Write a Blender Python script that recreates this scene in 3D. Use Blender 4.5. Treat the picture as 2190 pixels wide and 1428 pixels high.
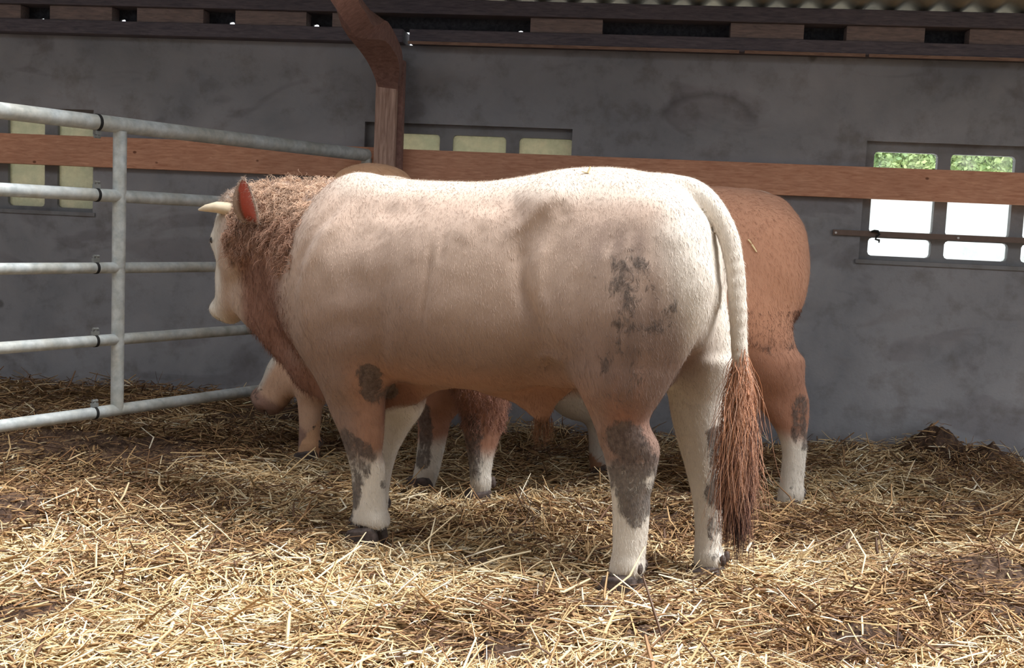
import bpy, bmesh, math, random
import numpy as np
from mathutils import Matrix, Vector
for o in list(bpy.data.objects): bpy.data.objects.remove(o)
SC = bpy.context.scene; COL = SC.collection
PI = math.pi
# ---------------------------------------------------------------- camera
F = 2400.0; IW, IH = 2190, 1428; CH = 1.3
PITCH = math.atan(230 / F); ROLL = math.radians(2.58)
cam = bpy.data.cameras.new('camera'); camo = bpy.data.objects.new('camera', cam); COL.objects.link(camo)
cam.sensor_fit = 'HORIZONTAL'; cam.sensor_width = 36; cam.lens = 36 * F / IW
cam.clip_start = 0.05; cam.clip_end = 300
CM = Matrix.Rotation(PI / 2 - PITCH, 3, 'X') @ Matrix.Rotation(ROLL, 3, 'Z')
camo.matrix_world = Matrix.Translation((0, 0, CH)) @ CM.to_4x4()
SC.camera = camo
# ---------------------------------------------------------------- sky, sun, exposure
SC.view_settings.view_transform = 'Standard'; SC.view_settings.look = 'None'
SC.view_settings.gamma = 1; SC.view_settings.use_curve_mapping = False
SC.view_settings.exposure = 0.14
wd = bpy.data.worlds.new('overcast_sky'); SC.world = wd; wd.use_nodes = True
_t = wd.node_tree; bgn = _t.nodes['Background']; bgn.inputs[1].default_value = 1.9
_c = _t.nodes.new('ShaderNodeTexCoord'); _s = _t.nodes.new('ShaderNodeSeparateXYZ'); _r = _t.nodes.new('ShaderNodeValToRGB')
_t.links.new(_c.outputs['Generated'], _s.inputs[0]); _m = _t.nodes.new('ShaderNodeMath'); _m.operation = 'MULTIPLY_ADD'; _m.inputs[1].default_value = .5; _m.inputs[2].default_value = .5
_t.links.new(_s.outputs['Z'], _m.inputs[0]); _t.links.new(_m.outputs[0], _r.inputs[0]); _t.links.new(_r.outputs[0], bgn.inputs[0])
_e = _r.color_ramp.elements; _e[0].position = .485; _e[0].color = (.10, .095, .085, 1); _e[1].position = 1; _e[1].color = (.94, .97, 1, 1)   # overcast: three times brighter overhead than at the horizon
_x = _e.new(.492); _x.color = (.60, .62, .65, 1)
sun = bpy.data.lights.new('sun', 'SUN'); sun.energy = 7.0; sun.angle = math.radians(30); sun.color = (1.0, 0.985, 0.965)
suno = bpy.data.objects.new('sun', sun); COL.objects.link(suno)
SUND = Vector((0.55, -0.16, 1.10)).normalized()
suno.rotation_euler = SUND.to_track_quat('Z', 'Y').to_euler(); suno.location = (3, -3, 6)
# ---------------------------------------------------------------- helpers
Rn = np.array(CM); C0 = np.array([0, 0, CH])
def ray(px, py):
    d = Rn @ np.array([(px - IW / 2) / F, -(py - IH / 2) / F, -1.0]); return d / np.linalg.norm(d)
def onplane(px, py, p0, n):
    d = ray(px, py); return C0 + d * (np.dot(np.asarray(p0) - C0, n) / np.dot(d, n))
def onz(px, py, z=0.0): return onplane(px, py, (0, 0, z), np.array([0, 0, 1.0]))
def new_mesh(name, V, Fc, mat=None, smooth=False, parent=None, cols=None):
    me = bpy.data.meshes.new(name)
    me.from_pydata([tuple(v) for v in V], [], [tuple(f) for f in Fc]); me.update()
    if smooth:
        me.shade_smooth()
    o = bpy.data.objects.new(name, me); COL.objects.link(o)
    if mat: me.materials.append(mat)
    if parent: o.parent = parent
    return o
def fast_mesh(name, V, Q, mat, smooth=True, parent=None, cols=None, n=4):
    """V (k,3) array, Q (m,n) polygons of equal size"""
    me = bpy.data.meshes.new(name)
    V = np.ascontiguousarray(V, dtype=np.float32); Q = np.ascontiguousarray(Q, dtype=np.int32)
    me.vertices.add(len(V)); me.vertices.foreach_set('co', V.ravel())
    me.loops.add(Q.size); me.loops.foreach_set('vertex_index', Q.ravel())
    me.polygons.add(len(Q)); me.polygons.foreach_set('loop_start', np.arange(0, Q.size, Q.shape[1], dtype=np.int32))
    me.update(calc_edges=True)
    if smooth: me.shade_smooth()
    for k, a in (cols or {}).items():
        if a.ndim == 1:
            at = me.attributes.new(k, 'FLOAT', 'POINT'); at.data.foreach_set('value', np.ascontiguousarray(a, dtype=np.float32))
        else:
            at = me.attributes.new(k, 'FLOAT_COLOR', 'POINT')
            c4 = np.ones((len(V), 4), dtype=np.float32); c4[:, :3] = a; at.data.foreach_set('color', c4.ravel())
    o = bpy.data.objects.new(name, me); COL.objects.link(o); me.materials.append(mat)
    if parent: o.parent = parent
    return o
def tag(o, label=None, cat=None, group=None, kind=None):
    if label: o['label'] = label
    if cat: o['category'] = cat
    if group: o['group'] = group
    if kind: o['kind'] = kind
    return o
def empty(name, loc, rz=0, **k):
    o = bpy.data.objects.new(name, None); COL.objects.link(o); o.location = loc; o.rotation_euler = (0, 0, rz); o.empty_display_size = .1
    return tag(o, **k)
def spl(q, xs, ys):
    """cubic Hermite through knots (numpy)"""
    xs = np.asarray(xs, float); ys = np.asarray(ys, float)
    m = np.gradient(ys, xs); dl = np.diff(ys) / np.diff(xs)
    for i in range(1, len(xs) - 1):
        if dl[i - 1] * dl[i] <= 0: m[i] = 0
    m[0] = dl[0]; m[-1] = dl[-1]
    q = np.clip(q, xs[0], xs[-1]); i = np.clip(np.searchsorted(xs, q) - 1, 0, len(xs) - 2); h = xs[i + 1] - xs[i]; t_ = (q - xs[i]) / h
    return (ys[i] * (2 * t_ ** 3 - 3 * t_ ** 2 + 1) + m[i] * h * (t_ ** 3 - 2 * t_ ** 2 + t_) + ys[i + 1] * (3 * t_ ** 2 - 2 * t_ ** 3) + m[i + 1] * h * (t_ ** 3 - t_ ** 2)).astype(np.float32)
class MB:
    def __init__(s): s.V = []; s.F = []
    def add(s, V, Fc):
        b = len(s.V); s.V += [tuple(v) for v in V]; s.F += [tuple(i + b for i in f) for f in Fc]
    def box(s, c, h, M=None):
        c = np.array(c, float); M = np.eye(3) if M is None else np.asarray(M)
        P = [c + M @ (np.array([x, y, z]) * np.array(h)) for x in (-1, 1) for y in (-1, 1) for z in (-1, 1)]
        s.add(P, [(0, 1, 3, 2), (4, 6, 7, 5), (0, 4, 5, 1), (2, 3, 7, 6), (0, 2, 6, 4), (1, 5, 7, 3)])
    def tube(s, pts, rad, n=16, cap=True, ry=None):
        pts = [np.array(p, float) for p in pts]; k = len(pts)
        rad = [rad] * k if np.isscalar(rad) else rad
        V = []; up = None
        for i, p in enumerate(pts):
            t = pts[min(i + 1, k - 1)] - pts[max(i - 1, 0)]; t /= np.linalg.norm(t)
            if up is None: up = np.array([0, 0, 1.]) if abs(t[2]) < .9 else np.array([1., 0, 0])
            a = np.cross(t, up); a /= np.linalg.norm(a); b = np.cross(a, t); up = b
            for j in range(n):
                w = 2 * PI * j / n; V.append(p + rad[i] * (a * math.cos(w) + b * math.sin(w)))
        Fc = [(i * n + j, i * n + (j + 1) % n, (i + 1) * n + (j + 1) % n, (i + 1) * n + j) for i in range(k - 1) for j in range(n)]
        if cap: Fc += [tuple(range(n))[::-1], tuple((k - 1) * n + j for j in range(n))]
        s.add(V, Fc)
    def build(s, name, mat, parent=None, smooth=False, bevel=0):
        o = new_mesh(name, s.V, s.F, mat, False, parent)
        bm = bmesh.new(); bm.from_mesh(o.data); bmesh.ops.recalc_face_normals(bm, faces=bm.faces)
        if bevel: bmesh.ops.bevel(bm, geom=list(bm.edges), offset=bevel, segments=2, affect='EDGES', profile=.6)
        bm.to_mesh(o.data); bm.free()
        if smooth:
            o.data.shade_smooth()
            try: o.data.set_sharp_from_angle(angle=math.radians(40))
            except Exception: pass
        return o
# ---------------------------------------------------------------- materials
def srgb(c): return tuple(((x / 255) / 12.92 if x / 255 <= .04045 else ((x / 255 + .055) / 1.055) ** 2.4) for x in c)
class NT:
    def __init__(s, name):
        s.m = bpy.data.materials.new(name); s.m.use_nodes = True; s.t = s.m.node_tree; s.b = s.t.nodes['Principled BSDF']
        s.out = s.t.nodes['Material Output']; s.b.inputs['Roughness'].default_value = .8
    def n(s, ty, **k):
        x = s.t.nodes.new(ty)
        for a, v in k.items():
            if a in x.inputs: x.inputs[a].default_value = v
            else: setattr(x, a, v)
        return x
    def l(s, a, b): s.t.links.new(a, b)
    def coord(s, kind='Object', scale=(1, 1, 1)):
        c = s.n('ShaderNodeTexCoord'); m = s.n('ShaderNodeMapping'); m.inputs['Scale'].default_value = scale
        s.l(c.outputs[kind], m.inputs[0]); return m.outputs[0]
    def noise(s, vec, scale, detail=4, rough=.55, dist=0):
        x = s.n('ShaderNodeTexNoise'); x.inputs['Scale'].default_value = scale; x.inputs['Detail'].default_value = detail
        x.inputs['Roughness'].default_value = rough; x.inputs['Distortion'].default_value = dist; s.l(vec, x.inputs['Vector']); return x.outputs[0]
    def ramp(s, fac, stops):
        r = s.n('ShaderNodeValToRGB'); e = r.color_ramp.elements
        while len(e) < len(stops): e.new(.5)
        for el, (p, c) in zip(e, stops): el.position = p; el.color = (*c, 1) if len(c) == 3 else c
        s.l(fac, r.inputs[0]); return r.outputs[0]
    def mix(s, fac, a, b, mode='MIX'):
        x = s.n('ShaderNodeMix'); x.data_type = 'RGBA'; x.blend_type = mode
        for sock, v in ((x.inputs[0], fac), (x.inputs[6], a), (x.inputs[7], b)):
            if isinstance(v, (int, float)): sock.default_value = v
            elif isinstance(v, tuple): sock.default_value = (*v, 1)
            else: s.l(v, sock)
        return x.outputs[2]
    def math(s, op, a, b=0.0, clamp=False):
        x = s.n('ShaderNodeMath'); x.operation = op; x.use_clamp = clamp
        for sock, v in ((x.inputs[0], a), (x.inputs[1], b)):
            if isinstance(v, (int, float)): sock.default_value = v
            else: s.l(v, sock)
        return x.outputs[0]
    def bump(s, h, dist=.01, strength=.6, prev=None):
        x = s.n('ShaderNodeBump'); x.inputs['Distance'].default_value = dist; x.inputs['Strength'].default_value = strength
        s.l(h, x.inputs['Height'])
        if prev is not None: s.l(prev, x.inputs['Normal'])
        return x.outputs[0]
    def attr(s, name):
        x = s.n('ShaderNodeAttribute'); x.attribute_name = name; return x
    def fin(s, col=None, nrm=None, rough=None, metal=0, spec=.3):
        if col is not None:
            if isinstance(col, tuple): s.b.inputs['Base Color'].default_value = (*col, 1)
            else: s.l(col, s.b.inputs['Base Color'])
        if nrm is not None: s.l(nrm, s.b.inputs['Normal'])
        if rough is not None:
            if isinstance(rough, (int, float)): s.b.inputs['Roughness'].default_value = rough
            else: s.l(rough, s.b.inputs['Roughness'])
        s.b.inputs['Metallic'].default_value = metal; s.b.inputs['Specular IOR Level'].default_value = spec
        return s.m
def mat_concrete(name, lo, hi):
    t = NT(name); v = t.coord()
    a = t.noise(v, 1.1, 6, .6, .4); b = t.noise(v, 6, 5, .65); c = t.noise(v, 60, 3)
    col = t.ramp(a, [(.3, srgb(lo)), (.7, srgb(hi))])
    st = t.ramp(b, [(.30, (.72, .68, .64)), (.5, (1, 1, 1)), (.8, (1.06, 1.03, 1.0))])
    col = t.mix(.85, col, st, 'MULTIPLY')
    # trowelled patch edges and small knocks
    vo = t.n('ShaderNodeTexVoronoi'); vo.inputs['Scale'].default_value = 2.3; vo.inputs['Randomness'].default_value = 1; t.l(v, vo.inputs['Vector'])
    sp = t.math('ADD', vo.outputs['Distance'], t.math('MULTIPLY', t.noise(v, 9, 3), .10))
    spot = t.ramp(sp, [(.095, (.42, .40, .37)), (.13, (1, 1, 1))])
    col = t.mix(.8, col, spot, 'MULTIPLY')
    # broad damp tide marks
    d = t.noise(t.coord(scale=(.8, .8, 1.8)), 1.6, 3, .5, 1.2)
    col = t.mix(.6, col, t.ramp(d, [(.35, (.70, .66, .66)), (.42, (1, 1, 1)), (.62, (1, 1, 1)), (.72, (.82, .78, .76))]), 'MULTIPLY')
    if name == 'rendered_concrete':       # old arched stain between post and right window
        a_ = onwall(1512, 262); g = t.n('ShaderNodeNewGeometry'); sx = t.n('ShaderNodeSeparateXYZ'); t.l(g.outputs['Position'], sx.inputs[0])
        ex = t.math('DIVIDE', t.math('SUBTRACT', sx.outputs['X'], float(a_[0])), .27); ez = t.math('DIVIDE', t.math('SUBTRACT', sx.outputs['Z'], float(a_[2])), .17)
        rr_ = t.math('SQRT', t.math('ADD', t.math('MULTIPLY', ex, ex), t.math('MULTIPLY', ez, ez))); rr_ = t.math('ADD', rr_, t.math('MULTIPLY', t.math('SUBTRACT', b, .5), .35))
        ring = t.math('SUBTRACT', 1.0, t.math('MULTIPLY', t.math('ABSOLUTE', t.math('SUBTRACT', rr_, 1.0)), 5.0), True); up_ = t.math('MULTIPLY', t.math('ADD', ez, .1), 2.5, True)
        col = t.mix(t.math('MULTIPLY', t.math('MULTIPLY', ring, up_), .75), col, t.mix(1.0, col, (.62, .60, .60), 'MULTIPLY'))
    n = t.bump(b, .006, .5); n = t.bump(c, .002, .5, n)
    return t.fin(col, n, .9, spec=.2)
def mat_wood(name, lo, hi, stretch=(1.2, 14, 14), grain=6, knots=True, rough=.75):
    t = NT(name); v = t.coord(scale=stretch)
    a = t.noise(v, grain, 5, .6, .6); col = t.ramp(a, [(.3, srgb(lo)), (.7, srgb(hi))])
    v2 = t.coord(); b = t.noise(v2, 2.2, 3); col = t.mix(.5, col, t.ramp(b, [(.3, (.75, .72, .7)), (.7, (1.1, 1.05, 1.0))]), 'MULTIPLY')
    if knots:
        vo = t.n('ShaderNodeTexVoronoi'); vo.inputs['Scale'].default_value = 5.5; t.l(t.coord(scale=(1, .3, 1.4)), vo.inputs['Vector'])
        col = t.mix(.85, col, t.ramp(vo.outputs['Distance'], [(.05, (.25, .18, .15)), (.085, (1, 1, 1))]), 'MULTIPLY')
    return t.fin(col, t.bump(a, .003, .5), rough, spec=.25)
M = {}
M['frame'] = mat_concrete('cast_window_concrete', (116, 118, 122), (144, 144, 146))
M['plank'] = mat_wood('orange_larch', (184, 130, 104), (218, 168, 140))
M['post'] = mat_wood('weathered_post', (140, 110, 98), (200, 172, 158), stretch=(14, 14, .9), knots=False)
M['brace'] = mat_wood('stained_brace', (122, 94, 88), (158, 126, 118), stretch=(5, 5, 5), knots=False)
M['beam'] = mat_wood('dark_beam', (80, 78, 88), (112, 106, 114), knots=False)
M['block'] = mat_wood('spacer_wood', (112, 102, 102), (150, 134, 130), knots=False)
M['dark'] = mat_wood('dusty_fill_board', (38, 40, 46), (70, 70, 76), stretch=(6, 6, 6), knots=False)
M['lath'] = mat_wood('pale_lath', (120, 96, 84), (160, 132, 116), knots=False)
def m_roof():
    t = NT('fibre_cement'); v = t.coord(); a = t.noise(v, 3, 5, .6)
    t2 = t.ramp(a, [(.3, srgb((120, 116, 106))), (.7, srgb((176, 168, 148)))])
    return t.fin(t2, t.bump(t.noise(v, 40), .002), .9)
M['roof'] = m_roof()
def m_galv(name='galvanised_steel', k=1.0):
    t = NT(name); v = t.coord(); a = t.noise(v, 26, 3, .6); b = t.noise(v, 5, 4, .6)
    c = t.ramp(a, [(.3, tuple(x * k for x in srgb((168, 176, 178)))), (.7, tuple(x * k for x in srgb((204, 210, 210))))])
    d = t.ramp(b, [(.42, (1, 1, 1)), (.62, (.70, .62, .50))])
    c = t.mix(.55, c, d, 'MULTIPLY')
    return t.fin(c, t.bump(t.noise(v, 90), .001, .4), t.math('ADD', t.math('MULTIPLY', a, .3), .36), metal=.2, spec=.5)
M['galv'] = m_galv()
M['clamp'] = m_galv('dull_clamp_steel', .45)
def m_flat(name, c, rough=.8, metal=0, bump=None):
    t = NT(name); v = t.coord(); a = t.noise(v, 30, 3)
    col = t.mix(a, tuple(x * .8 for x in srgb(c)), tuple(min(1, x * 1.2) for x in srgb(c)))
    return t.fin(col, t.bump(a, .002, bump) if bump else None, rough, metal)
M['black'] = m_flat('dark_rubber_seam', (34, 34, 34))
M['rust'] = m_flat('rusty_strap', (112, 96, 88), .6, .2, .4)
def m_glass(name, tint, dirt, lo, hi):
    t = NT(name); v = t.coord()
    tr = t.n('ShaderNodeBsdfTransparent'); tr.inputs[0].default_value = (*tint, 1)
    tl = t.n('ShaderNodeBsdfTranslucent'); df = t.n('ShaderNodeBsdfDiffuse')
    a = t.noise(v, 9, 5, .65); c = t.ramp(a, [(.35, srgb(lo)), (.65, srgb(hi))]); t.l(c, tl.inputs[0]); t.l(c, df.inputs[0])
    m1 = t.n('ShaderNodeMixShader'); m1.inputs[0].default_value = .35; t.l(tl.outputs[0], m1.inputs[1]); t.l(df.outputs[0], m1.inputs[2])
    m2 = t.n('ShaderNodeMixShader'); t.l(t.math('ADD', t.math('MULTIPLY', t.math('SUBTRACT', a, .5), .8), dirt, True), m2.inputs[0])
    t.l(tr.outputs[0], m2.inputs[1]); t.l(m1.outputs[0], m2.inputs[2])
    gl = t.n('ShaderNodeBsdfGlossy'); gl.inputs['Roughness'].default_value = .1
    m3 = t.n('ShaderNodeMixShader'); m3.inputs[0].default_value = .04; t.l(m2.outputs[0], m3.inputs[1]); t.l(gl.outputs[0], m3.inputs[2])
    t.l(m3.outputs[0], t.out.inputs[0]); return t.m
M['glass_dirty'] = m_glass('grimy_pane', (.66, .68, .58), .84, (158, 154, 132), (192, 186, 166))
M['glass_clear'] = m_glass('dusty_pane', (.97, .99, .97), .04, (150, 160, 140), (200, 205, 190))

# ---------------------------------------------------------------- ground height
def sstep(x): x = np.clip(x, 0, 1); return x * x * (3 - 2 * x)
AN = math.radians(6.0); WN = np.array([math.sin(AN), math.cos(AN), 0.0]); WU = np.array([math.cos(AN), -math.sin(AN), 0.0])
WP = onz(2190, 990)
def onwall(px, py, off=0.0): return onplane(px, py, WP - WN * off, WN)
def wu(px, py, off=0.0):
    p = onwall(px, py, off) - WP; return float(p @ WU), float(p[2])
def wpt(u, off, z): return WP + WU * u - WN * off + np.array([0, 0, z])
WM = np.array([WU, -WN, [0, 0, 1.]]).T          # columns: along wall, towards room, up
M['wall'] = mat_concrete('rendered_concrete', (122, 124, 130), (160, 160, 164))
_rg = np.random.RandomState(5)
_NW = [(_rg.uniform(1.2, 9) * np.array([math.cos(a), math.sin(a)]), _rg.uniform(0, 6.28)) for a in _rg.uniform(0, 6.28, 26)]
# dung clumps: pixel in the photo, radius (m), height (m)
CL = [(95, 985, .46, .09, 'dark wet dung heap under the bottom gate rail at the far left'),
      (300, 990, .40, .06, 'broad dark dung patch with pale straws left of the spotted foreleg'),
      (480, 925, .22, .04, 'small dark dung patch behind the gate end below the rear calf muzzle'),
      (5, 1110, .24, .06, 'dark dung clump cut by the left photo edge below the gate'),
      (40, 1335, .17, .04, 'dark dung clump in the lower left photo corner'),
      (600, 912, .28, .05, 'dark dung patch beneath the lowered white face'),
      (1015, 1215, .10, .03, 'small brown dung clod in bright straw between front and hind hooves'),
      (1060, 1385, .13, .03, 'brown dung clod at the bottom edge left of centre'),
      (1385, 1385, .10, .035, 'small dark dung clod at the bottom edge below the near hind hoof'),
      (1850, 1375, .17, .045, 'dark dung clump at the bottom edge right of the hind hooves'),
      (2110, 1255, .26, .07, 'large grey brown dung heap in the straw at the lower right'),
      (2180, 1335, .13, .05, 'blackish wet dung clod in the lower right photo corner'),
      (2050, 1115, .28, .05, 'brown dung patch in the straw at the right edge in front of the wall'),
      (2000, 985, .20, .16, 'brown dung and straw hump piled against the right wall'),
      (2120, 1000, .12, .10, 'low dark dung lump against the wall at the right edge'),
      (1420, 1120, .12, .02, 'reddish brown dung spot between the two hind hooves')]
CLP = [(onz(a, b), r, h) for a, b, r, h, _ in CL]
def gbase(x, y):
    h = np.zeros_like(x)
    for k, p in _NW: h += np.sin(k[0] * x + k[1] * y + p)
    h = h * .0062
    d = (WP[0] - x) * WN[0] + (WP[1] - y) * WN[1]          # distance from the wall
    u = (x - WP[0]) * WU[0] + (y - WP[1]) * WU[1]
    h += (.03 + .11 * sstep((-u - 3.2) / 2.5)) * np.exp(-np.clip(d, 0, 9) / .8)
    return h
def ground(x, y, clumps=True):
    x = np.asarray(x, float); y = np.asarray(y, float); h = gbase(x, y)
    if clumps:
        for p, r, a in CLP:
            q = ((x - p[0]) ** 2 + (y - p[1]) ** 2) / (r * r); h = h + a * np.exp(-q * 1.6)
    return h
def dungmask(x, y):
    m = np.zeros_like(x)
    for p, r, a in CLP:
        q = np.sqrt((x - p[0]) ** 2 + (y - p[1]) ** 2) / r
        m = np.maximum(m, 1 - sstep((q - .55) / .6))
    v = np.zeros_like(x)
    for k, p in _NW[:14]: v += np.sin(k[0] * 1.7 * x + k[1] * 1.7 * y + p * 2)
    return np.maximum(m, .75 * sstep((v - 3.4) / 2.2))
# floor base under the straw
def grid(x0, x1, y0, y1, s):
    xs = np.arange(x0, x1 + s, s); ys = np.arange(y0, y1 + s, s); X, Y = np.meshgrid(xs, ys); nx, ny = len(xs), len(ys)
    i = np.arange(nx * ny).reshape(ny, nx)
    Q = np.stack([i[:-1, :-1], i[:-1, 1:], i[1:, 1:], i[1:, :-1]], -1).reshape(-1, 4); return X.ravel(), Y.ravel(), Q
t = NT('trodden_straw_muck'); v = t.coord()
a = t.noise(v, 7, 6, .7, .5); b = t.noise(t.coord(scale=(1, 2.2, 1)), 55, 4, .7, 1.5)
lit = t.ramp(b, [(.3, srgb((84, 60, 42))), (.5, srgb((150, 116, 76))), (.68, srgb((204, 172, 122)))])
dk = t.ramp(b, [(.3, srgb((40, 30, 27))), (.7, srgb((98, 78, 66)))])
fm = t.math('ADD', t.attr('dung').outputs['Fac'], t.math('MULTIPLY', t.math('SUBTRACT', a, .5), 1.2), True)
M['floor'] = t.fin(t.mix(fm, lit, dk), t.bump(b, .02, .8, t.bump(a, .03, .6)), .95, spec=.1)
X, Y, Q = grid(-5.5, 5.0, .8, 8.6, .035)
keep = ((WP[0] - X) * WN[0] + (WP[1] - Y) * WN[1]) > -.12
Q = Q[keep[Q].all(1)]
fl = fast_mesh('floor', np.stack([X, Y, ground(X, Y, False) - .02], 1), Q, M['floor'], cols={'dung': dungmask(X, Y)})
tag(fl, 'barn floor of trodden straw and muck', kind='structure')
# dung clumps
t = NT('dung'); v = t.coord(); a = t.noise(v, 26, 6, .7, .8); b = t.noise(v, 110, 3, .6)
M['dung'] = t.fin(t.ramp(a, [(.3, srgb((44, 32, 26))), (.52, srgb((88, 66, 52))), (.66, srgb((140, 114, 84))), (.8, srgb((176, 150, 112)))]), t.bump(b, .004, .7, t.bump(a, .02, .9)), .75, spec=.35)
rr = np.random.RandomState(3)
for (p, r, a), c in zip(CLP, CL):
    n = 40; n = 96; R_ = np.linspace(0, 1.25, 34); A_ = np.linspace(0, 2 * PI, n, endpoint=False)
    ph = rr.uniform(0, 6.28, 4); wob = 1 + .16 * np.sin(2 * A_ + ph[0]) + .12 * np.sin(3 * A_ + ph[1]) + .09 * np.sin(5 * A_ + ph[2])
    X = (R_[:, None] * wob[None] * r * np.cos(A_)[None]); Y = (R_[:, None] * wob[None] * r * .8 * np.sin(A_)[None])
    Z = ground(X + p[0], Y + p[1]) + .004 + .014 * np.sin(X * 41 + ph[0]) * np.sin(Y * 47 + ph[1]) + .010 * np.sin(X * 79 + Y * 31 + ph[1]) * np.sin(Y * 88 - X * 20 + ph[2]) + .006 * np.sin(X * 150 + ph[2]) * np.sin(Y * 131 + ph[3]) - .05 * (R_[:, None] > 1.1) - .012 * sstep((R_[:, None] - .7) / .5)
    i = np.arange(34 * n).reshape(34, n); Q = np.stack([i[:-1], np.roll(i[:-1], -1, 1), np.roll(i[1:], -1, 1), i[1:]], -1).reshape(-1, 4)
    z0 = float(ground(p[0], p[1], False)); dist = (WP - p) @ WN
    if dist < r:   # stop at the wall face
        dd = (WP[0] - X - p[0]) * WN[0] + (WP[1] - Y - p[1]) * WN[1]; k = np.where(dd < .015, dd - .015, 0); X = X + WN[0] * k; Y = Y + WN[1] * k
    o = fast_mesh('dung_clump', np.stack([X, Y, Z - z0], -1).reshape(-1, 3), Q, M['dung'])
    o.location = (p[0], p[1], z0); tag(o, c[4], 'dung', 'dung clumps lying in the straw')
# ---------------------------------------------------------------- back wall with window openings
WINS = [(-7.42, -5.985, 1.265, 1.93), (-4.18, -2.862, 1.195, 1.918), (-1.075, .34, 1.195, 1.912)]
def build_wall():
    us = sorted({-9.5, 2.6} | {w[0] for w in WINS} | {w[1] for w in WINS}); zs = sorted({-.35, 2.40} | {w[2] for w in WINS} | {w[3] for w in WINS})
    # subdivide a little so that shading stays even
    mb = MB()
    hole = lambda u, z: any(w[0] < u < w[1] and w[2] < z < w[3] for w in WINS)
    T = .20
    for i in range(len(us) - 1):
        for j in range(len(zs) - 1):
            u0, u1, z0, z1 = us[i], us[i + 1], zs[j], zs[j + 1]
            if hole((u0 + u1) / 2, (z0 + z1) / 2): continue
            for off, fl in ((0, 0), (-T, 1)):
                P = [wpt(u0, off, z0), wpt(u1, off, z0), wpt(u1, off, z1), wpt(u0, off, z1)]
                mb.add(P[::-1] if fl else P, [(0, 1, 2, 3)])
    for w in WINS + [(-9.5, 2.6, -.35, 2.40)]:
        u0, u1, z0, z1 = w; c = [(u0, z0), (u1, z0), (u1, z1), (u0, z1)]
        for k in range(4):
            a, b = c[k], c[(k + 1) % 4]; mb.add([wpt(a[0], 0, a[1]), wpt(b[0], 0, b[1]), wpt(b[0], -T, b[1]), wpt(a[0], -T, a[1])], [(0, 1, 2, 3)])
    o = mb.build('wall_back', M['wall']); return tag(o, 'grey rendered concrete back wall', kind='structure')
build_wall()
# unseen walls and near roof slope, added to cut low ambient light on the flank
mb = MB(); mb.box((-5.75, 1.8, 1.25), (.1, 5.6, 1.6)); tag(mb.build('wall_left_blocker', M['wall']), 'unseen grey side wall added to block ambient light', kind='structure')
mb = MB(); mb.box((0, -3.6, 1.35), (5.8, .1, 1.7)); tag(mb.build('wall_front_blocker', M['wall']), 'unseen grey front wall added to block ambient light', kind='structure')
mb = MB(); mb.add([(-5.8, -3.7, 3.05), (5.8, -3.7, 3.05), (5.8, .9, 3.95), (-5.8, .9, 3.95), (-5.8, -3.7, 3.09), (5.8, -3.7, 3.09), (5.8, .9, 3.99), (-5.8, .9, 3.99)], [(3, 2, 1, 0), (4, 5, 6, 7), (0, 1, 5, 4), (2, 3, 7, 6), (1, 2, 6, 5), (0, 4, 7, 3)])
tag(mb.build('ceiling', M['roof']), 'unseen near roof slope added to block the frontal sky', kind='structure')  # added above the camera so less sky reaches the flank
for wi, (u0, u1, z0, z1) in enumerate(WINS):
    mb = MB(); dz = z0 - 1.195; sc = (z1 - z0) / (1.915 - 1.195)
    rows = [(z0 + .025, z0 + .135 * sc), (z0 + .165 * sc, z0 + .41 * sc), (z0 + .445 * sc, z0 + .66 * sc)]
    if wi == 0: cols = [u1 - .012 - .257 - k * .345 for k in range(4)]; pw = .257
    elif wi == 1: cols = [-3.271 - .350 + k * .424 for k in (-1, 0, 1)]; pw = .342
    else: cols = [-1.017 + k * .452 for k in range(3)]; pw = .376
    cols = sorted(cols); OF = -.045; TH = .025
    # frame: verticals then horizontals
    edges = [u0] + [x for c in cols for x in (c, c + pw)] + [u1]
    for k in range(0, len(edges), 2):
        a, b = edges[k], edges[k + 1]
        if b > a + .002: mb.box(wpt((a + b) / 2, OF - TH, (z0 + z1) / 2), ((b - a) / 2, TH, (z1 - z0) / 2), WM)
    ze = [z0] + [x for r in rows for x in r] + [z1]
    for c in cols:
        for k in range(0, len(ze), 2):
            a, b = ze[k], ze[k + 1]
            mb.box(wpt(c + pw / 2, OF - TH, (a + b) / 2), (pw / 2, TH - .001, (b - a) / 2), WM)
        # softened pane corners
        for (a, b) in rows:
            for su, cu in ((c, 1), (c + pw, -1)):
                for sz, cz in ((a, 1), (b, -1)):
                    P = [(su, sz), (su + cu * .022, sz), (su + cu * .007, sz + cz * .007), (su, sz + cz * .022)]
                    V = [wpt(x, OF - d, z) for d in (.001, 2 * TH - .002) for x, z in P]
                    mb.add(V, [(0, 1, 2, 3), (4, 5, 6, 7), (1, 2, 6, 5), (2, 3, 7, 6)])
    nm = 'window_%d' % (wi + 1)
    o = mb.build(nm, M['frame']); tag(o, ['left concrete barn window behind the gate', 'middle concrete barn window beside the timber post', 'right concrete barn window with bright white panes'][wi], kind='structure')
    g = MB()
    for c in cols:
        for (a, b) in rows: g.box(wpt(c + pw / 2, OF - TH - .005, (a + b) / 2), (pw / 2 + .004, .003, (b - a) / 2 + .004), WM)
    g.build('glass', M['glass_clear'] if wi == 2 else M['glass_dirty'], o)
    s = MB(); s.box(wpt((u0 + u1) / 2, -.018, z0 - .012), ((u1 - u0) / 2 + .02, .03, .012), WM); s.build('window_sill', M['frame'], o)
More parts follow.
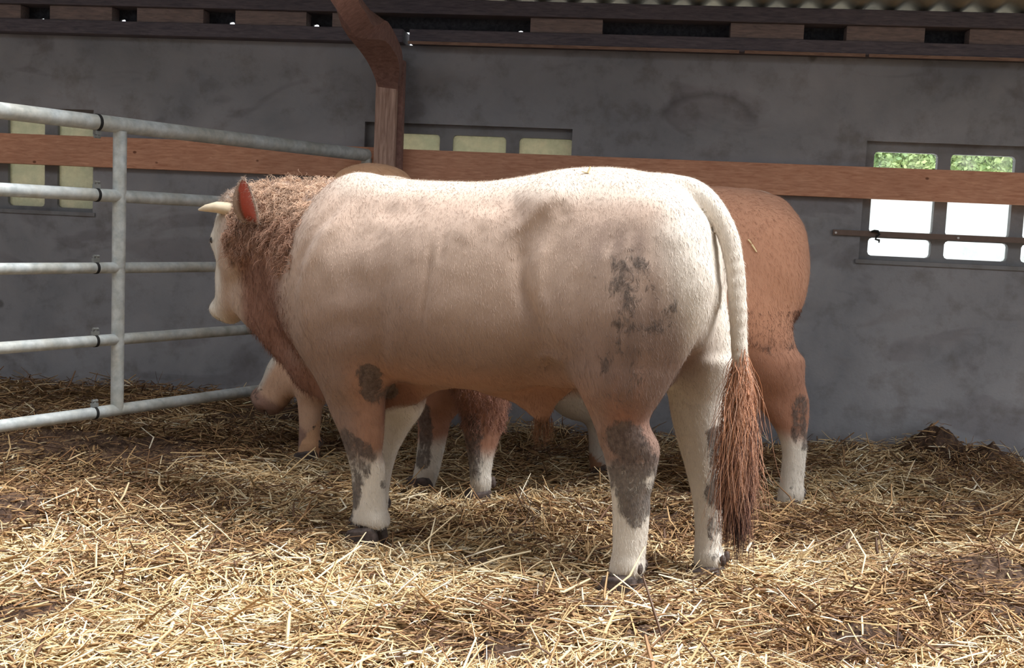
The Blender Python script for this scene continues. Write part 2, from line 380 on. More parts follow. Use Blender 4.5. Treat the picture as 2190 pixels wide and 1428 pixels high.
# roof
def build_roof():
    V = []; nu = 12 * 62; us = np.linspace(-9.4, 2.6, nu); offs = np.array([-.22, 0, .5, 1.0, 1.5, 2.0, 2.5])
    for side in (0, 1):
        for of in offs:
            for u in us: V.append(wpt(u, of, 2.70 + .21 * of + .024 * math.sin(2 * PI * u / .19) + .006 * side))
    V = np.array(V); m = len(offs); i = np.arange(2 * m * nu).reshape(2, m, nu)
    Q = [np.stack([i[s, :-1, :-1], i[s, :-1, 1:], i[s, 1:, 1:], i[s, 1:, :-1]], -1).reshape(-1, 4) for s in (0, 1)]
    for r in (0, m - 1): Q.append(np.stack([i[0, r, :-1], i[0, r, 1:], i[1, r, 1:], i[1, r, :-1]], -1))
    o = fast_mesh('ceiling', V, np.concatenate(Q), M['roof']); tag(o, 'underside of corrugated fibre cement roof', kind='structure')
build_roof()
def wbox(u0, u1, o0, o1, z0, z1): return (wpt((u0 + u1) / 2, (o0 + o1) / 2, (z0 + z1) / 2), (abs(u1 - u0) / 2, abs(o1 - o0) / 2, (z1 - z0) / 2), WM)
mb = MB(); mb.box(*wbox(-9.4, wu(860, 103, .1)[0], -.14, .10, 2.402, 2.485)); mb.box(*wbox(wu(874, 103, .1)[0], 2.6, -.14, .10, 2.402, 2.485)); tag(mb.build('trim_1', M['beam'], bevel=.006), 'dark wall plate along the top of the wall', kind='structure')
mb = MB(); mb.box(*wbox(-9.4, 2.6, -.06, .12, 2.575, 2.665)); tag(mb.build('trim_2', M['beam'], bevel=.006), 'dark eaves purlin under the roof sheet', kind='structure')
def lath(px0, px1):
    a = wu(px0, 120, .1)[0]; b = wu(px1, 120, .1)[0]; mb = MB(); mb.box(*wbox(a, b, .1005, .112, 2.392, 2.410)); return mb.build('wooden_lath', M['lath'])
tag(lath(872, 1580), 'long pale lath under the wall plate right of the timber post', 'lath')
tag(lath(1592, 1850), 'short pale lath under the wall plate above the wall stain', 'lath')
tag(lath(1858, 2300), 'pale lath under the wall plate above the right window', 'lath')
# spacer blocks between plate and purlin, dusty fill boards in the gaps
BL = [(-60, 45, 'cut by the left photo edge'), (107, 240, 'second from the left photo edge'), (293, 435, 'third from the left photo edge'), (503, 655, 'wide one left of the sloping brace'), (710, 790, 'half behind the sloping brace'),
      (1133, 1287, 'dusty grey one right of the two daylight specks'), (1560, 1717, 'orange brown one above the wall stain'), (1808, 1975, 'orange brown one above the right window'), (2070, 2260, 'cut by the right photo edge')]
UB = []
for a, b, s in BL:
    ua, ub = wu(a, 50 + .03 * a, .08)[0], wu(b, 50 + .03 * b, .08)[0]; UB.append((ua, ub))
    mb = MB(); mb.box(*wbox(ua, ub, -.05, .085, 2.4855, 2.5745))
    tag(mb.build('spacer_block', M['block'], bevel=.004), 'wooden spacer block under the roof purlin, ' + s, 'wooden block', 'spacer blocks on the wall plate')
HO = [(87, 60, .014), (260, 65, .018), (493, 72, .020), (674, 76, .019), (1047, 84, .010), (1112, 86, .016)]
mb = MB()
gaps = [(-9.4, UB[0][0])] + [(UB[i][1], UB[i + 1][0]) for i in range(len(UB) - 1)] + [(UB[-1][1], 2.6)]
for ga, gb in gaps:
    hs = sorted([(wu(x, y, .0)[0], r) for x, y, r in HO if ga < wu(x, y, 0)[0] < gb])
    cuts = [ga] + [(hs[i][0] + hs[i + 1][0]) / 2 for i in range(len(hs) - 1)] + [gb]
    cells = list(zip(cuts[:-1], cuts[1:])) if hs else [(ga, gb)]
    for ci, (ca, cb) in enumerate(cells):
        z0, z1 = 2.4855, 2.5745
        if not hs: mb.box(*wbox(ca, cb, -.04, -.02, z0, z1)); continue
        hu, hr = hs[ci]; hz = z0 + .004 + hr * .8
        O = [(cb, hz), (cb, z1), (hu, z1), (ca, z1), (ca, hz), (ca, z0), (hu, z0), (cb, z0)]
        I = [(hu + hr * math.cos(k * PI / 4) * (1 + .15 * (k % 2)), hz + hr * .75 * math.sin(k * PI / 4)) for k in range(8)]
        V = [wpt(x, o_, z) for o_ in (-.02, -.04) for x, z in O + I]
        mb.add(V, [(k, (k + 1) % 8, 8 + (k + 1) % 8, 8 + k) for k in range(8)] + [(16 + k, 24 + k, 24 + (k + 1) % 8, 16 + (k + 1) % 8) for k in range(8)] + [(8 + k, 8 + (k + 1) % 8, 24 + (k + 1) % 8, 24 + k) for k in range(8)])
tag(mb.build('trim_3', M['dark']), 'dusty boards closing the gaps under the purlin', kind='structure')
# outside: pale yard and a tree
t = NT('pale_yard'); M['yard'] = t.fin(t.ramp(t.noise(t.coord(), .6, 4), [(.3, srgb((236, 236, 232))), (.7, srgb((246, 246, 242)))]), None, .9)
mb = MB(); mb.add([(-60, 7.6, -.25), (60, 6.4, -.25), (60, 130, -.25), (-60, 130, -.25)], [(0, 1, 2, 3)])
tag(mb.build('ground', M['yard']), 'pale concrete yard outside the windows', kind='structure')
t = NT('foliage'); c = t.ramp(t.noise(t.coord(), 1.6, 3), [(.35, srgb((136, 164, 118))), (.65, srgb((194, 208, 146)))]); t.fin(c, None, .7)
t.b.inputs['Subsurface Weight'].default_value = 0; M['leaf'] = t.m
M['bark'] = m_flat('bark', (84, 74, 62), .9)
def tree(cx, cy, zlo, zhi, rx, ry, nl, seed, label):
    r = np.random.RandomState(seed); tr = empty('tree', (cx, cy, -.25), label=label, cat='tree', group='trees outside the right window')
    mb = MB(); mb.tube([(0, 0, 0), (.05, .1, 1.5), (0, 0, zhi)], [.13, .11, .05], 8)
    mb.build('trunk', M['bark'], tr, True)
    P = r.normal(size=(nl, 3)); P /= np.linalg.norm(P, axis=1)[:, None]; P *= (r.uniform(.35, 1, nl) ** .5)[:, None]
    P = P * [rx, ry, (zhi - zlo) / 2] + [0, 0, (zhi + zlo) / 2 + .25]
    a = r.normal(size=(nl, 3)); a /= np.linalg.norm(a, axis=1)[:, None]; b = np.cross(a, r.normal(size=(nl, 3))); b /= np.linalg.norm(b, axis=1)[:, None]
    s = r.uniform(.04, .09, nl)[:, None]; V = np.stack([P - a * s, P + b * s * .6, P + a * s, P - b * s * .6], 1).reshape(-1, 3)
    fast_mesh('crown', V, np.arange(nl * 4).reshape(-1, 4), M['leaf'], False, tr)
tree(18.9, 34., 2.75, 8.6, 4.2, 2.4, 80000, 3, 'pale green tree crown beyond the right pane of the right window')
tree(10.46, 28.0, 2.6, 7.4, 3.2, 2.4, 80000, 4, 'green tree crown beyond the left pane of the right window')
# ---------------------------------------------------------------- timbers on the wall
def plank(ua, ub, za, zb, label):
    mb = MB(); mb.box(*wbox(ua, ub, .002, .052, za, zb)); return tag(mb.build('wooden_plank', M['plank'], bevel=.004), label, 'plank')
UP = wu(828, 250, .12)[0]
plank(-9.3, UP - .01, 1.562, 1.757, 'long orange brown plank on the wall behind the metal gate')
plank(UP + .01, 2.5, 1.562, 1.752, 'long orange brown plank on the wall right of the post, crossing the window')
post = empty('timber_post', tuple(wpt(UP, .115, -.05)), -AN, label='reddish weathered timber post against the wall with a sloping brace above', cat='post')
mb = MB(); mb.box((0, 0, 1.17), (.066, .06, 1.17)); pp = mb.build('post', M['post'], post, bevel=.006)
mb = MB(); mb.box((0.082, .02, 1.17), (.0155, .035, 1.17)); mb.build('shaded_side_strip', M['brace'], post, bevel=.003)  # darker strip standing in for the post's shaded side face
Pt = [onwall(834, 178, .13), onwall(826, 128, .30), onwall(806, 88, .55), onplane(772, 44, WP - WN * .95, WN), onplane(738, 0, WP - WN * 1.4, WN), onplane(672, -90, WP - WN * 2.1, WN)]
_e = Pt[-1] + (Pt[-1] - Pt[-2]) * .6; _e[2] += .10; Pt.append(_e)
Wd = [.062, .095, .105, .115, .125, .14, .14]
_q = np.linspace(0, 6, 22); Pt = [np.array([float(spl(np.array([u]), range(7), [p[i] for p in Pt])[0]) for i in range(3)]) for u in _q]; Wd = list(spl(_q, range(7), Wd)); NP = len(Pt)
inv = post.matrix_basis.inverted(); post_m = (Matrix.Translation(wpt(UP, .115, -.05)) @ Matrix.Rotation(-AN, 4, 'Z')).inverted()
V = []; Fc = []
for k, p in enumerate(Pt):
    t_ = Pt[min(k + 1, NP - 1)] - Pt[max(k - 1, 0)]; t_ = t_ / np.linalg.norm(t_); vd = p - C0; vd /= np.linalg.norm(vd)
    a = np.cross(t_, np.array([WN[0], WN[1], 0])); a /= np.linalg.norm(a); b = np.cross(t_, a)
    for x, y in ((-1, -1), (1, -1), (1, 1), (-1, 1)):
        V.append(tuple(post_m @ Vector(p + a * Wd[k] * x * .95 + b * .055 * y)))
for k in range(NP - 1):
    for j in range(4): Fc.append((k * 4 + j, k * 4 + (j + 1) % 4, k * 4 + 4 + (j + 1) % 4, k * 4 + 4 + j))
Fc += [(0, 1, 2, 3), tuple(4 * NP - 1 - i for i in range(4))]
mb = MB(); mb.add(V, Fc); _b = mb.build('brace', M['brace'], post, True)
# iron strap across the right window
b0, b1 = onwall(1782, 497, .03), onwall(2230, 515, .03); ub0, zb0 = wu(1782, 497, .03); ub1, zb1 = wu(2230, 515, .03)
st = empty('iron_strap', tuple(wpt(ub0, .012, zb0)), -AN, label='rusty flat iron bar fixed across the lower panes of the right window', cat='metal bar')
mb = MB(); L_ = ub1 - ub0 + .05; mb.box((L_ / 2, 0, (zb1 - zb0) / 2), (L_ / 2, .006, .0165)); mb.build('bar', M['rust'], st, bevel=.002)
for px in (1788, 2051):
    uu = wu(px, 500, .03)[0] - ub0; mb = MB(); mb.tube([(uu, -.012, 0), (uu, -.004, 0)], .007, 10); mb.build('rivet', m_flat('pale_rivet', (205, 205, 205), .4), st, True)
hk = wu(1876, 508, .03)[0] - ub0
mb = MB(); mb.tube([(hk - .035, -.012, .015), (hk - .02, -.02, .02), (hk, -.02, .018), (hk + .012, -.02, 0), (hk - .005, -.022, -.012), (hk - .01, -.022, -.03), (hk + .012, -.022, -.034), (hk + .012, -.022, -.05)], [.006, .008, .009, .007, .008, .006, .007, .004], 8)
mb.build('hook', M['black'], st, True)
# ---------------------------------------------------------------- gate
GE = np.array([-.9288, 7.1036, 0]); GL = np.array([-2.2647, 4.9337, 0]); gd = (GE - GL) / np.linalg.norm(GE - GL); ga = math.atan2(gd[1], gd[0])
gate = empty('metal_gate', tuple(GL + np.array([0, 0, 0])), ga, label='galvanised tubular steel gate with five horizontal rails at the left', cat='gate')
ZR = [1.700, 1.360, 1.013, .662, .312]; RR = [.037, .030, .0262, .0275, .0285]; SJ = .5
for k in range(5):
    mb = MB(); mb.tube([(-2.2, 0, ZR[k]), (SJ, 0, ZR[k])], RR[k], 24)
    mb.tube([(SJ + .004, 0, ZR[k]), (2.50, 0, ZR[k])], RR[k] * (1.03 if k else 1.0) if k != 0 else .0385, 24); mb.tube([(SJ - .05, 0, ZR[k]), (SJ + .1, 0, ZR[k])], RR[k] * .95, 16)
    o = mb.build('rail', M['galv'], gate, True)
    if k == 0: o['label'] = 'thick top rail'
    mb = MB(); mb.tube([(SJ - .006, 0, ZR[k]), (SJ + .008, 0, ZR[k])], RR[k] * 1.10, 24); cl_ = mb.build('clamp_ring', M['black'], gate, True)
    up = -1 if k == 0 else 1; r = RR[k]
    mb = MB(); mb.box((SJ + .002, 0, ZR[k] + up * (r + .010)), (.016, .010, .010)); mb.tube([(SJ + .002, 0, ZR[k] + up * (r + .018)), (SJ + .002, 0, ZR[k] + up * (r + .036))], .007, 8); mb.tube([(SJ - .012, 0, ZR[k] + up * (r + .030)), (SJ + .018, 0, ZR[k] + up * (r + .030))], .008, 6)
    mb.build('clamp_bolt', M['clamp'], cl_, False)
mb = MB()
for z1, z0 in zip([ZR[0] - .03] + ZR[1:4], ZR[1:]): mb.tube([(.634, 0, z0), (.634, 0, z1)], .0325 if z0 > 1 else .031, 24)
mb.build('upright', M['galv'], gate, True)
for s_ in (-2.15, 2.50):
    mb = MB(); mb.tube([(s_, 0, .02 if s_ < 0 else .06), (s_, 0, ZR[0] - .02)], .033, 20); mb.build('upright', M['galv'], gate, True)
mb = MB(); mb.tube([(2.50, 0, 1.2), (2.62, 0, 1.2)], .012, 10); mb.build('hinge_pin', M['clamp'], gate, True)
# ---------------------------------------------------------------- cattle: smooth implicit bodies, one continuous mesh each
class Field:
    def __init__(s, lo, hi, h):
        s.lo = np.array(lo, float); s.h = h; n = [int((b - a) / h) + 2 for a, b in zip(lo, hi)]
        s.ax = [np.float32(s.lo[i]) + np.arange(n[i], dtype=np.float32) * np.float32(h) for i in range(3)]; s.D = np.full(n, 1.0, np.float32)
    def sub(s, a, b, pad):
        sl = []; g = []
        for i in range(3):
            i0 = max(0, int((a[i] - pad - s.lo[i]) / s.h)); i1 = min(len(s.ax[i]), int((b[i] + pad - s.lo[i]) / s.h) + 2)
            sl.append(slice(i0, max(i1, i0))); g.append(s.ax[i][sl[-1]])
        return tuple(sl), g[0][:, None, None], g[1][None, :, None], g[2][None, None, :]
    def put(s, sl, d, k, sub=False):
        A = s.D[sl]
        if A.size == 0: return
        if sub: d = -d; h = np.maximum(k - np.abs(A - d), 0) / k; s.D[sl] = np.maximum(A, d) + h * h * k * .25
        else: h = np.maximum(k - np.abs(A - d), 0) / k; s.D[sl] = np.minimum(A, d) - h * h * k * .25
    def cone(s, a, b, ra, rb, k=.05, sy=1.0, sub=False):
        a = np.array(a, float); b = np.array(b, float); r = max(ra, rb)
        e = np.array([r, r * max(sy, 1), r])
        sl, X, Y, Z = s.sub(np.minimum(a, b) - e, np.maximum(a, b) + e, k + .03)
        ab = b - a; ab = ab * [1, 1 / sy, 1]; L = float(ab @ ab)
        x, y, z = X - a[0], (Y - a[1]) / sy, Z - a[2]
        t_ = np.clip((x * ab[0] + y * ab[1] + z * ab[2]) / L, 0, 1)
        d = np.sqrt((x - t_ * ab[0]) ** 2 + (y - t_ * ab[1]) ** 2 + (z - t_ * ab[2]) ** 2) - (ra + (rb - ra) * t_)
        s.put(sl, (d * min(1, (1 + sy) / 2)).astype(np.float32), k, sub)
    def tube(s, P, R_, k=.012, n=26):
        P = np.array(P, float); q = np.arange(len(P)); u = np.linspace(0, len(P) - 1, n); Z = np.stack([spl(u, q, P[:, i]) for i in range(3)], 1); s.chain([tuple(z) for z in Z], list(spl(u, q, R_)), k)
    def chain(s, P, R_, k=.03, sy=1.0):
        for i in range(len(P) - 1): s.cone(P[i], P[i + 1], R_[i], R_[i + 1], k, sy)
    def ell(s, c, r, k=.05, rot=None, sub=False):
        c = np.array(c, float); r = np.array(r, float); m = r.max() if rot is not None else r
        sl, X, Y, Z = s.sub(c - m, c + m, k + .03); x, y, z = X - c[0], Y - c[1], Z - c[2]
        if rot is not None:      # rows of rot: local axes
            x, y, z = (rot[i][0] * x + rot[i][1] * y + rot[i][2] * z for i in range(3))
        k0 = np.sqrt((x / r[0]) ** 2 + (y / r[1]) ** 2 + (z / r[2]) ** 2) + 1e-6
        k1 = np.sqrt((x / r[0] ** 2) ** 2 + (y / r[1] ** 2) ** 2 + (z / r[2] ** 2) ** 2) + 1e-6
        s.put(sl, (k0 * (k0 - 1) / k1).astype(np.float32), k, sub)
    def loft(s, axis, q, c1, c2, r1, r2, p=2.2, k=.05):
        """superellipse sections; axis 0: (c1,c2)=(y,z), axis 2: (c1,c2)=(x,y)"""
        q, c1, c2, r1, r2 = (np.asarray(v, float) * np.ones(len(q)) for v in (q, c1, c2, r1, r2))
        m1, M1, m2, M2 = (c1 - r1).min(), (c1 + r1).max(), (c2 - r2).min(), (c2 + r2).max()
        lo, hi = ((q[0], m1, m2), (q[-1], M1, M2)) if axis == 0 else ((m1, m2, q[0]), (M1, M2, q[-1]))
        sl, X, Y, Z = s.sub(lo, hi, k + .04); T, U_, W_ = (X, Y, Z) if axis == 0 else (Z, X, Y)
        g = [spl(T, q, v) for v in (c1, c2, r1, r2)]
        u = U_ - g[0]; w = W_ - g[1]; rho = (np.abs(u / g[2]) ** p + np.abs(w / g[3]) ** p) ** (1 / p) + 1e-4; rad = np.sqrt(u * u + w * w) + 1e-4
        d = rad * (1 - 1 / rho); d = np.maximum(d, -np.minimum(g[2], g[3]))
        e = np.maximum(np.maximum(q[0] - T, T - q[-1]), 0)
        d = np.where(e > 0, np.sqrt(np.maximum(d, 0) ** 2 + e * e), d); s.put(sl, d.astype(np.float32), k)
    def mesh(s):
        D = s.D; I = D < 0; n = np.array(D.shape) - 1
        cnt = sum(I[i:i + n[0], j:j + n[1], k:k + n[2]].astype(np.int8) for i in (0, 1) for j in (0, 1) for k in (0, 1))
        act = (cnt > 0) & (cnt < 8); c = np.array(np.nonzero(act)); ids = np.full(act.shape, -1, np.int32); ids[act] = np.arange(c.shape[1])
        P = np.zeros((c.shape[1], 3)); W_ = np.zeros(c.shape[1])
        for ax in range(3):
            o = [a for a in range(3) if a != ax]
            for b in ((0, 0), (0, 1), (1, 0), (1, 1)):
                a0 = np.zeros(3, int); a0[o[0]], a0[o[1]] = b; a1 = a0.copy(); a1[ax] = 1
                v0 = D[tuple(c + a0[:, None])]; v1 = D[tuple(c + a1[:, None])]; x = (v0 < 0) != (v1 < 0)
                t_ = np.where(x, v0 / np.where(x, v0 - v1, 1), 0); q = c.T + a0; q = q.astype(float); q[:, ax] += t_
                P[x] += q[x]; W_[x] += 1
        P = s.lo + (P / W_[:, None]) * s.h; F_ = []
        for ax in range(3):
            o = [a for a in range(3) if a != ax]; sl0 = [slice(1, -1)] * 3; sl0[ax] = slice(0, -1); sl1 = [slice(1, -1)] * 3; sl1[ax] = slice(1, None)
            A, B = I[tuple(sl0)], I[tuple(sl1)]
            for flip, m in ((0, A & ~B), (1, B & ~A)):
                g = np.array(np.nonzero(m)); 
                if g.shape[1] == 0: continue
                g[o[0]] += 1; g[o[1]] += 1; q = []
                for d0, d1 in ((0, 0), (-1, 0), (-1, -1), (0, -1)):
                    h = g.copy(); h[o[0]] += d0; h[o[1]] += d1; q.append(ids[tuple(h)])
                q = np.stack(q, 1)
                if (flip == 1) != (ax == 1): q = q[:, ::-1]
                F_.append(q)
        Q = np.concatenate(F_)
        return P, Q[(Q >= 0).all(1)]
def edges_of(Q):
    e = np.concatenate([Q[:, [0, 1]], Q[:, [1, 2]], Q[:, [2, 3]], Q[:, [3, 0]]]); e.sort(1); return np.unique(e, axis=0)
def lap(V, E_, it, lam=.5, mu=-.52):
    deg = np.bincount(E_.ravel(), minlength=len(V)).astype(float)
    for i in range(it):
        for f in (lam, mu) if mu else (lam,):
            S = np.stack([np.bincount(E_[:, 0], V[E_[:, 1], k], len(V)) + np.bincount(E_[:, 1], V[E_[:, 0], k], len(V)) for k in range(3)], 1)
            V = V + f * (S / deg[:, None] - V)
    return V
def vnorm(V, Q):
    fn = np.cross(V[Q[:, 2]] - V[Q[:, 0]], V[Q[:, 3]] - V[Q[:, 1]]); N = np.zeros_like(V)
    for j in range(4):
        for k in range(3): N[:, k] += np.bincount(Q[:, j], fn[:, k], len(V))
    return N / (np.linalg.norm(N, axis=1)[:, None] + 1e-12)
def pdist(P, L_):
    """distance of 2-d points to a polyline, and the arc parameter 0..1"""
    L_ = np.asarray(L_, float); best = np.full(len(P), 9.0); tt = np.zeros(len(P))
    for i in range(len(L_) - 1):
        a, b = L_[i], L_[i + 1]; ab = b - a; t_ = np.clip(((P - a) @ ab) / (ab @ ab), 0, 1); d = np.linalg.norm(P - a - t_[:, None] * ab, axis=1)
        m = d < best; best[m] = d[m]; tt[m] = (i + t_[m]) / (len(L_) - 1)
    return best, tt
class Frame:
    def __init__(s, O, th):
        s.O = np.array([O[0], O[1], 0.0]); th = math.radians(th); s.f = np.array([-math.cos(th), math.sin(th), 0]); s.l = np.array([-math.sin(th), -math.cos(th), 0]); s.rz = PI - th
    def xz(s, px, py, l):
        p = onplane(px, py, s.O + s.l * l, s.l) - s.O; return np.array([float(p @ s.f), float(p[2])])
    def pts(s, L_, l): return np.array([s.xz(a, b, l) for a, b in L_])
RYZ = ([0, .1, .25, .42, .52, .65, .8, .95], [.048, .052, .043, .052, .060, .078, .10, .12])
def leg(F_, fr, trace, l, ysh=0.0, k=.05, ryk=1.0, joint=None):
    kn = []
    for pl_, pr, py in trace:
        a = fr.xz(pl_, py, l); b = fr.xz(pr, py, l); kn.append(((a[1] + b[1]) / 2, (a[0] + b[0]) / 2, abs(a[0] - b[0]) / 2))
    kn.sort(); z = [q[0] for q in kn]; cx = [q[1] for q in kn]; rx = np.array([q[2] for q in kn])
    ry = np.interp(z, *RYZ) * ryk; sk = math.tan(math.radians(28)) if fr.rz < 3 else .1
    rx = np.sqrt(np.maximum(rx ** 2 - (ry * sk) ** 2, (rx * .8) ** 2))
    cy = l + ysh * np.clip(np.array(z) / .9, 0, 1)
    if joint: F_.cone((cx[-1], cy[-1], z[-1] - .02), joint[:3], rx[-1] * .92, joint[3], .09, .8)
    # joint bones and the tendon line at the back of the cannon
    zb = z[0]; F_.cone((cx[1] - rx[1] * .35, cy[1], .17), (cx[2] - rx[2] * .6, cy[2], .32), .022, .018, .02)
    for q in (1, -1): F_.ell((cx[0] - rx[0] * .55, cy[0] + q * .026, .105), (.02, .016, .022), .012)
    F_.loft(2, z, cx, cy, rx, ry, 2.15, k)
    return np.array([cx[0], cy[0], z[0]])
def head(F_, P, yaw, pit, L=1.0, nar=1.0):
    """P poll; yaw turns the face to the right, pit tilts the nose down from horizontal. returns frame rows n,f,s"""
    y, p = math.radians(yaw), math.radians(pit)
    h = np.array([math.cos(y), -math.sin(y), 0]); n = h * math.cos(p) + np.array([0, 0, -math.sin(p)]); f = h * math.sin(p) + np.array([0, 0, math.cos(p)]); s_ = np.cross(f, n) * -1
    s_ = np.array([math.sin(y), math.cos(y), 0])
    A = np.array([n, f, s_]); g = lambda a, b, c: P + L * (n * a + f * b + s_ * c * nar)
    F_.ell(g(.07, -.075, 0), np.array([.12, .12, .115]) * L, .05, A)
    F_.ell(g(.0, -.03, 0), np.array([.06, .06, .09]) * L, .05, A)
    F_.ell(g(.16, -.045, 0), np.array([.16, .07, .105]) * L, .05, A)
    F_.cone(g(.14, -.075, 0), g(.36, -.068, 0), .088 * L, .074 * L, .05)
    F_.cone(g(.36, -.065, 0), g(.51, -.068, 0), .072 * L, .066 * L, .05)
    F_.ell(g(.535, -.062, 0), np.array([.045, .062, .085]) * L, .04, A)
    F_.ell(g(.50, -.125, 0), np.array([.065, .035, .055]) * L, .04, A)
    for q in (1, -1):
        F_.cone(g(.13, -.18, .045 * q), g(.46, -.115, .03 * q), .060 * L, .034 * L, .05)
        F_.ell(g(.17, -.15, .065 * q), np.array([.12, .10, .045]) * L, .05, A)
        F_.ell(g(.185, -.035, .098 * q), np.array([.042, .03, .028]) * L, .03, A)
        F_.ell(g(.565, -.035, .055 * q), np.array([.014, .018, .014]) * L, .015, A, True)
    F_.ell(g(.565, -.105, 0), np.array([.03, .006, .06]) * L, .015, A, True)
    return A, g
def ear_mesh(base, d, side, nrm, L=.17, W=.10, depth=.03, th=.008):
    d, side, nrm = (np.array(v, float) / np.linalg.norm(v) for v in (d, side, nrm)); V = []; nu, nv = 14, 11
    for lay in (0, 1):
        for i in range(nu):
            u = i / (nu - 1)
            wd_ = W * .5 * (math.sin(PI * min(1, .10 + .90 * u) ** .85) ** .6 + .02) * (1 if u < .98 else .4)
            for j in range(nv):
                v = -1 + 2 * j / (nv - 1)
                p = base + d * L * u + side * wd_ * v + nrm * (depth * (v * v) * (1 - .35 * u) * (wd_ / (W * .5)) - lay * (th * (1 - v * v * .7) + .012 * (1 - u) * (1 - v * v)) + .018 * math.sin(PI * u) - .0)
                V.append(p)
    i = np.arange(2 * nu * nv).reshape(2, nu, nv); Q = [np.stack([i[0, :-1, :-1], i[0, 1:, :-1], i[0, 1:, 1:], i[0, :-1, 1:]], -1).reshape(-1, 4), np.stack([i[1, :-1, :-1], i[1, :-1, 1:], i[1, 1:, 1:], i[1, 1:, :-1]], -1).reshape(-1, 4)]
    for a in (0, nv - 1): Q.append(np.stack([i[0, :-1, a], i[0, 1:, a], i[1, 1:, a], i[1, :-1, a]], -1))
    for a in (0, nu - 1): Q.append(np.stack([i[0, a, :-1], i[0, a, 1:], i[1, a, 1:], i[1, a, :-1]], -1))
    V = np.array(V); lay = np.repeat([0, 1], nu * nv); vv = np.tile(np.linspace(-1, 1, nv), 2 * nu); uu = np.tile(np.repeat(np.linspace(0, 1, nu), nv), 2)
    return V, np.concatenate(Q), (lay == 0) & (np.abs(vv) < .8) & (uu > .05) & (uu < .93)
def strands(root, dirs, L, wid, col, seed, seg=5, curl=0.0, droop=0.0, N=None, taper=.25, cvar=.15, freq=1.6, clump=1):
    """tapered three-sided hairs; returns V,Q,col"""
    r = np.random.RandomState(seed); n = len(root); L = L * np.exp(r.normal(0, .25, n)); D = dirs / np.linalg.norm(dirs, axis=1)[:, None]
    S = np.cross(D, np.array([0, 0, 1.0]) + r.normal(0, .2, (n, 3))); S /= np.linalg.norm(S, axis=1)[:, None]; U = np.cross(S, D)
    ph = r.uniform(0, 2 * PI, n); hand = r.choice([-1, 1], n); rings = []
    if clump > 1:
        m_ = (n + clump - 1) // clump; ph = np.repeat(ph[:m_], clump)[:n] + r.normal(0, .25, n); hand = np.repeat(hand[:m_], clump)[:n]
    for i in range(seg + 1):
        t_ = i / seg; c = root + D * (L * t_)[:, None] + np.array([0, 0, -1.0]) * (droop * L * t_ * t_)[:, None]
        a = ph + hand * t_ * 2 * PI * freq; am = curl * min(1, t_ * 2.5)
        c = c + S * (np.cos(a) * am)[:, None] + U * (np.sin(a) * am)[:, None] - (S * (np.cos(ph) * am)[:, None] + U * (np.sin(ph) * am)[:, None]) * min(1, t_ * 2.5)
        w = wid * (1 - (1 - taper) * t_ ** 1.5)
        for j in range(3):
            b = j * 2 * PI / 3; rings.append(c + S * math.cos(b) * w + U * math.sin(b) * w)
    m = 3 * (seg + 1); V = np.stack(rings, 1).reshape(-1, 3); q = []
    for i in range(seg):
        for j in range(3): q.append([i * 3 + j, i * 3 + (j + 1) % 3, i * 3 + 3 + (j + 1) % 3, i * 3 + 3 + j])
    Q = (np.array(q)[None] + (np.arange(n) * m)[:, None, None]).reshape(-1, 4)
    c = np.clip(col * np.clip(r.normal(1, cvar, n), .5, 1.5)[:, None], 0, 1); return V, Q, np.repeat(c, m, 0)
# coat materials
def m_coat():
    t = NT('cattle_coat'); v = t.coord(); base = t.attr('tint').outputs['Color']; dm = t.attr('dirt').outputs['Fac']
    fur = t.noise(t.coord(scale=(26, 26, 5)), 14, 4, .7, 1.0); fine = t.noise(t.coord(scale=(60, 60, 12)), 9, 3, .7, .6)
    col = t.mix(.55, base, t.ramp(fur, [(.3, (.84, .80, .77)), (.6, (1.04, 1.03, 1.02))]), 'MULTIPLY')
    cl = t.math('ADD', t.math('MULTIPLY', t.noise(t.coord(scale=(1, 1, .5)), 34, 6, .8, .8), .6), t.math('MULTIPLY', t.noise(v, 11, 3, .6, .5), .4))
    k = t.math('SUBTRACT', t.math('ADD', dm, t.math('MULTIPLY', cl, 3.0)), 2.02); k = t.math('MULTIPLY', k, 3.6, True)
    dc = t.ramp(t.noise(v, 60, 3, .7), [(.3, srgb((52, 44, 42))), (.7, srgb((112, 98, 90)))])
    col = t.mix(t.math('MULTIPLY', k, .88), col, dc)
    n = t.bump(fur, .004, .45); n = t.bump(fine, .0015, .5, n); n = t.bump(t.math('MULTIPLY', k, cl), .006, .8, n)
    t.b.inputs['Sheen Weight'].default_value = .12; t.b.inputs['Sheen Roughness'].default_value = .5
    return t.fin(col, n, .72, spec=.22)
M['coat'] = m_coat()
t = NT('hair'); t.b.inputs['Sheen Weight'].default_value = .1; M['hair'] = t.fin(t.attr('tint').outputs['Color'], None, .6, spec=.3)
M['horn'] = m_flat('horn_keratin', (206, 190, 164), .45)
t = NT('hoof_horn'); M['hoof'] = t.fin(t.ramp(t.noise(t.coord(), 40, 4), [(.3, srgb((52, 44, 42))), (.7, srgb((104, 90, 84)))]), t.bump(t.noise(t.coord(scale=(1, 1, 8)), 20), .003, .6), .6)
t = NT('eye'); M['eye'] = t.fin(srgb((30, 20, 18)), None, .12, spec=.6)
t = NT('nose_skin'); M['nose'] = t.fin(srgb((205, 160, 145)), None, .45)
FEET = []
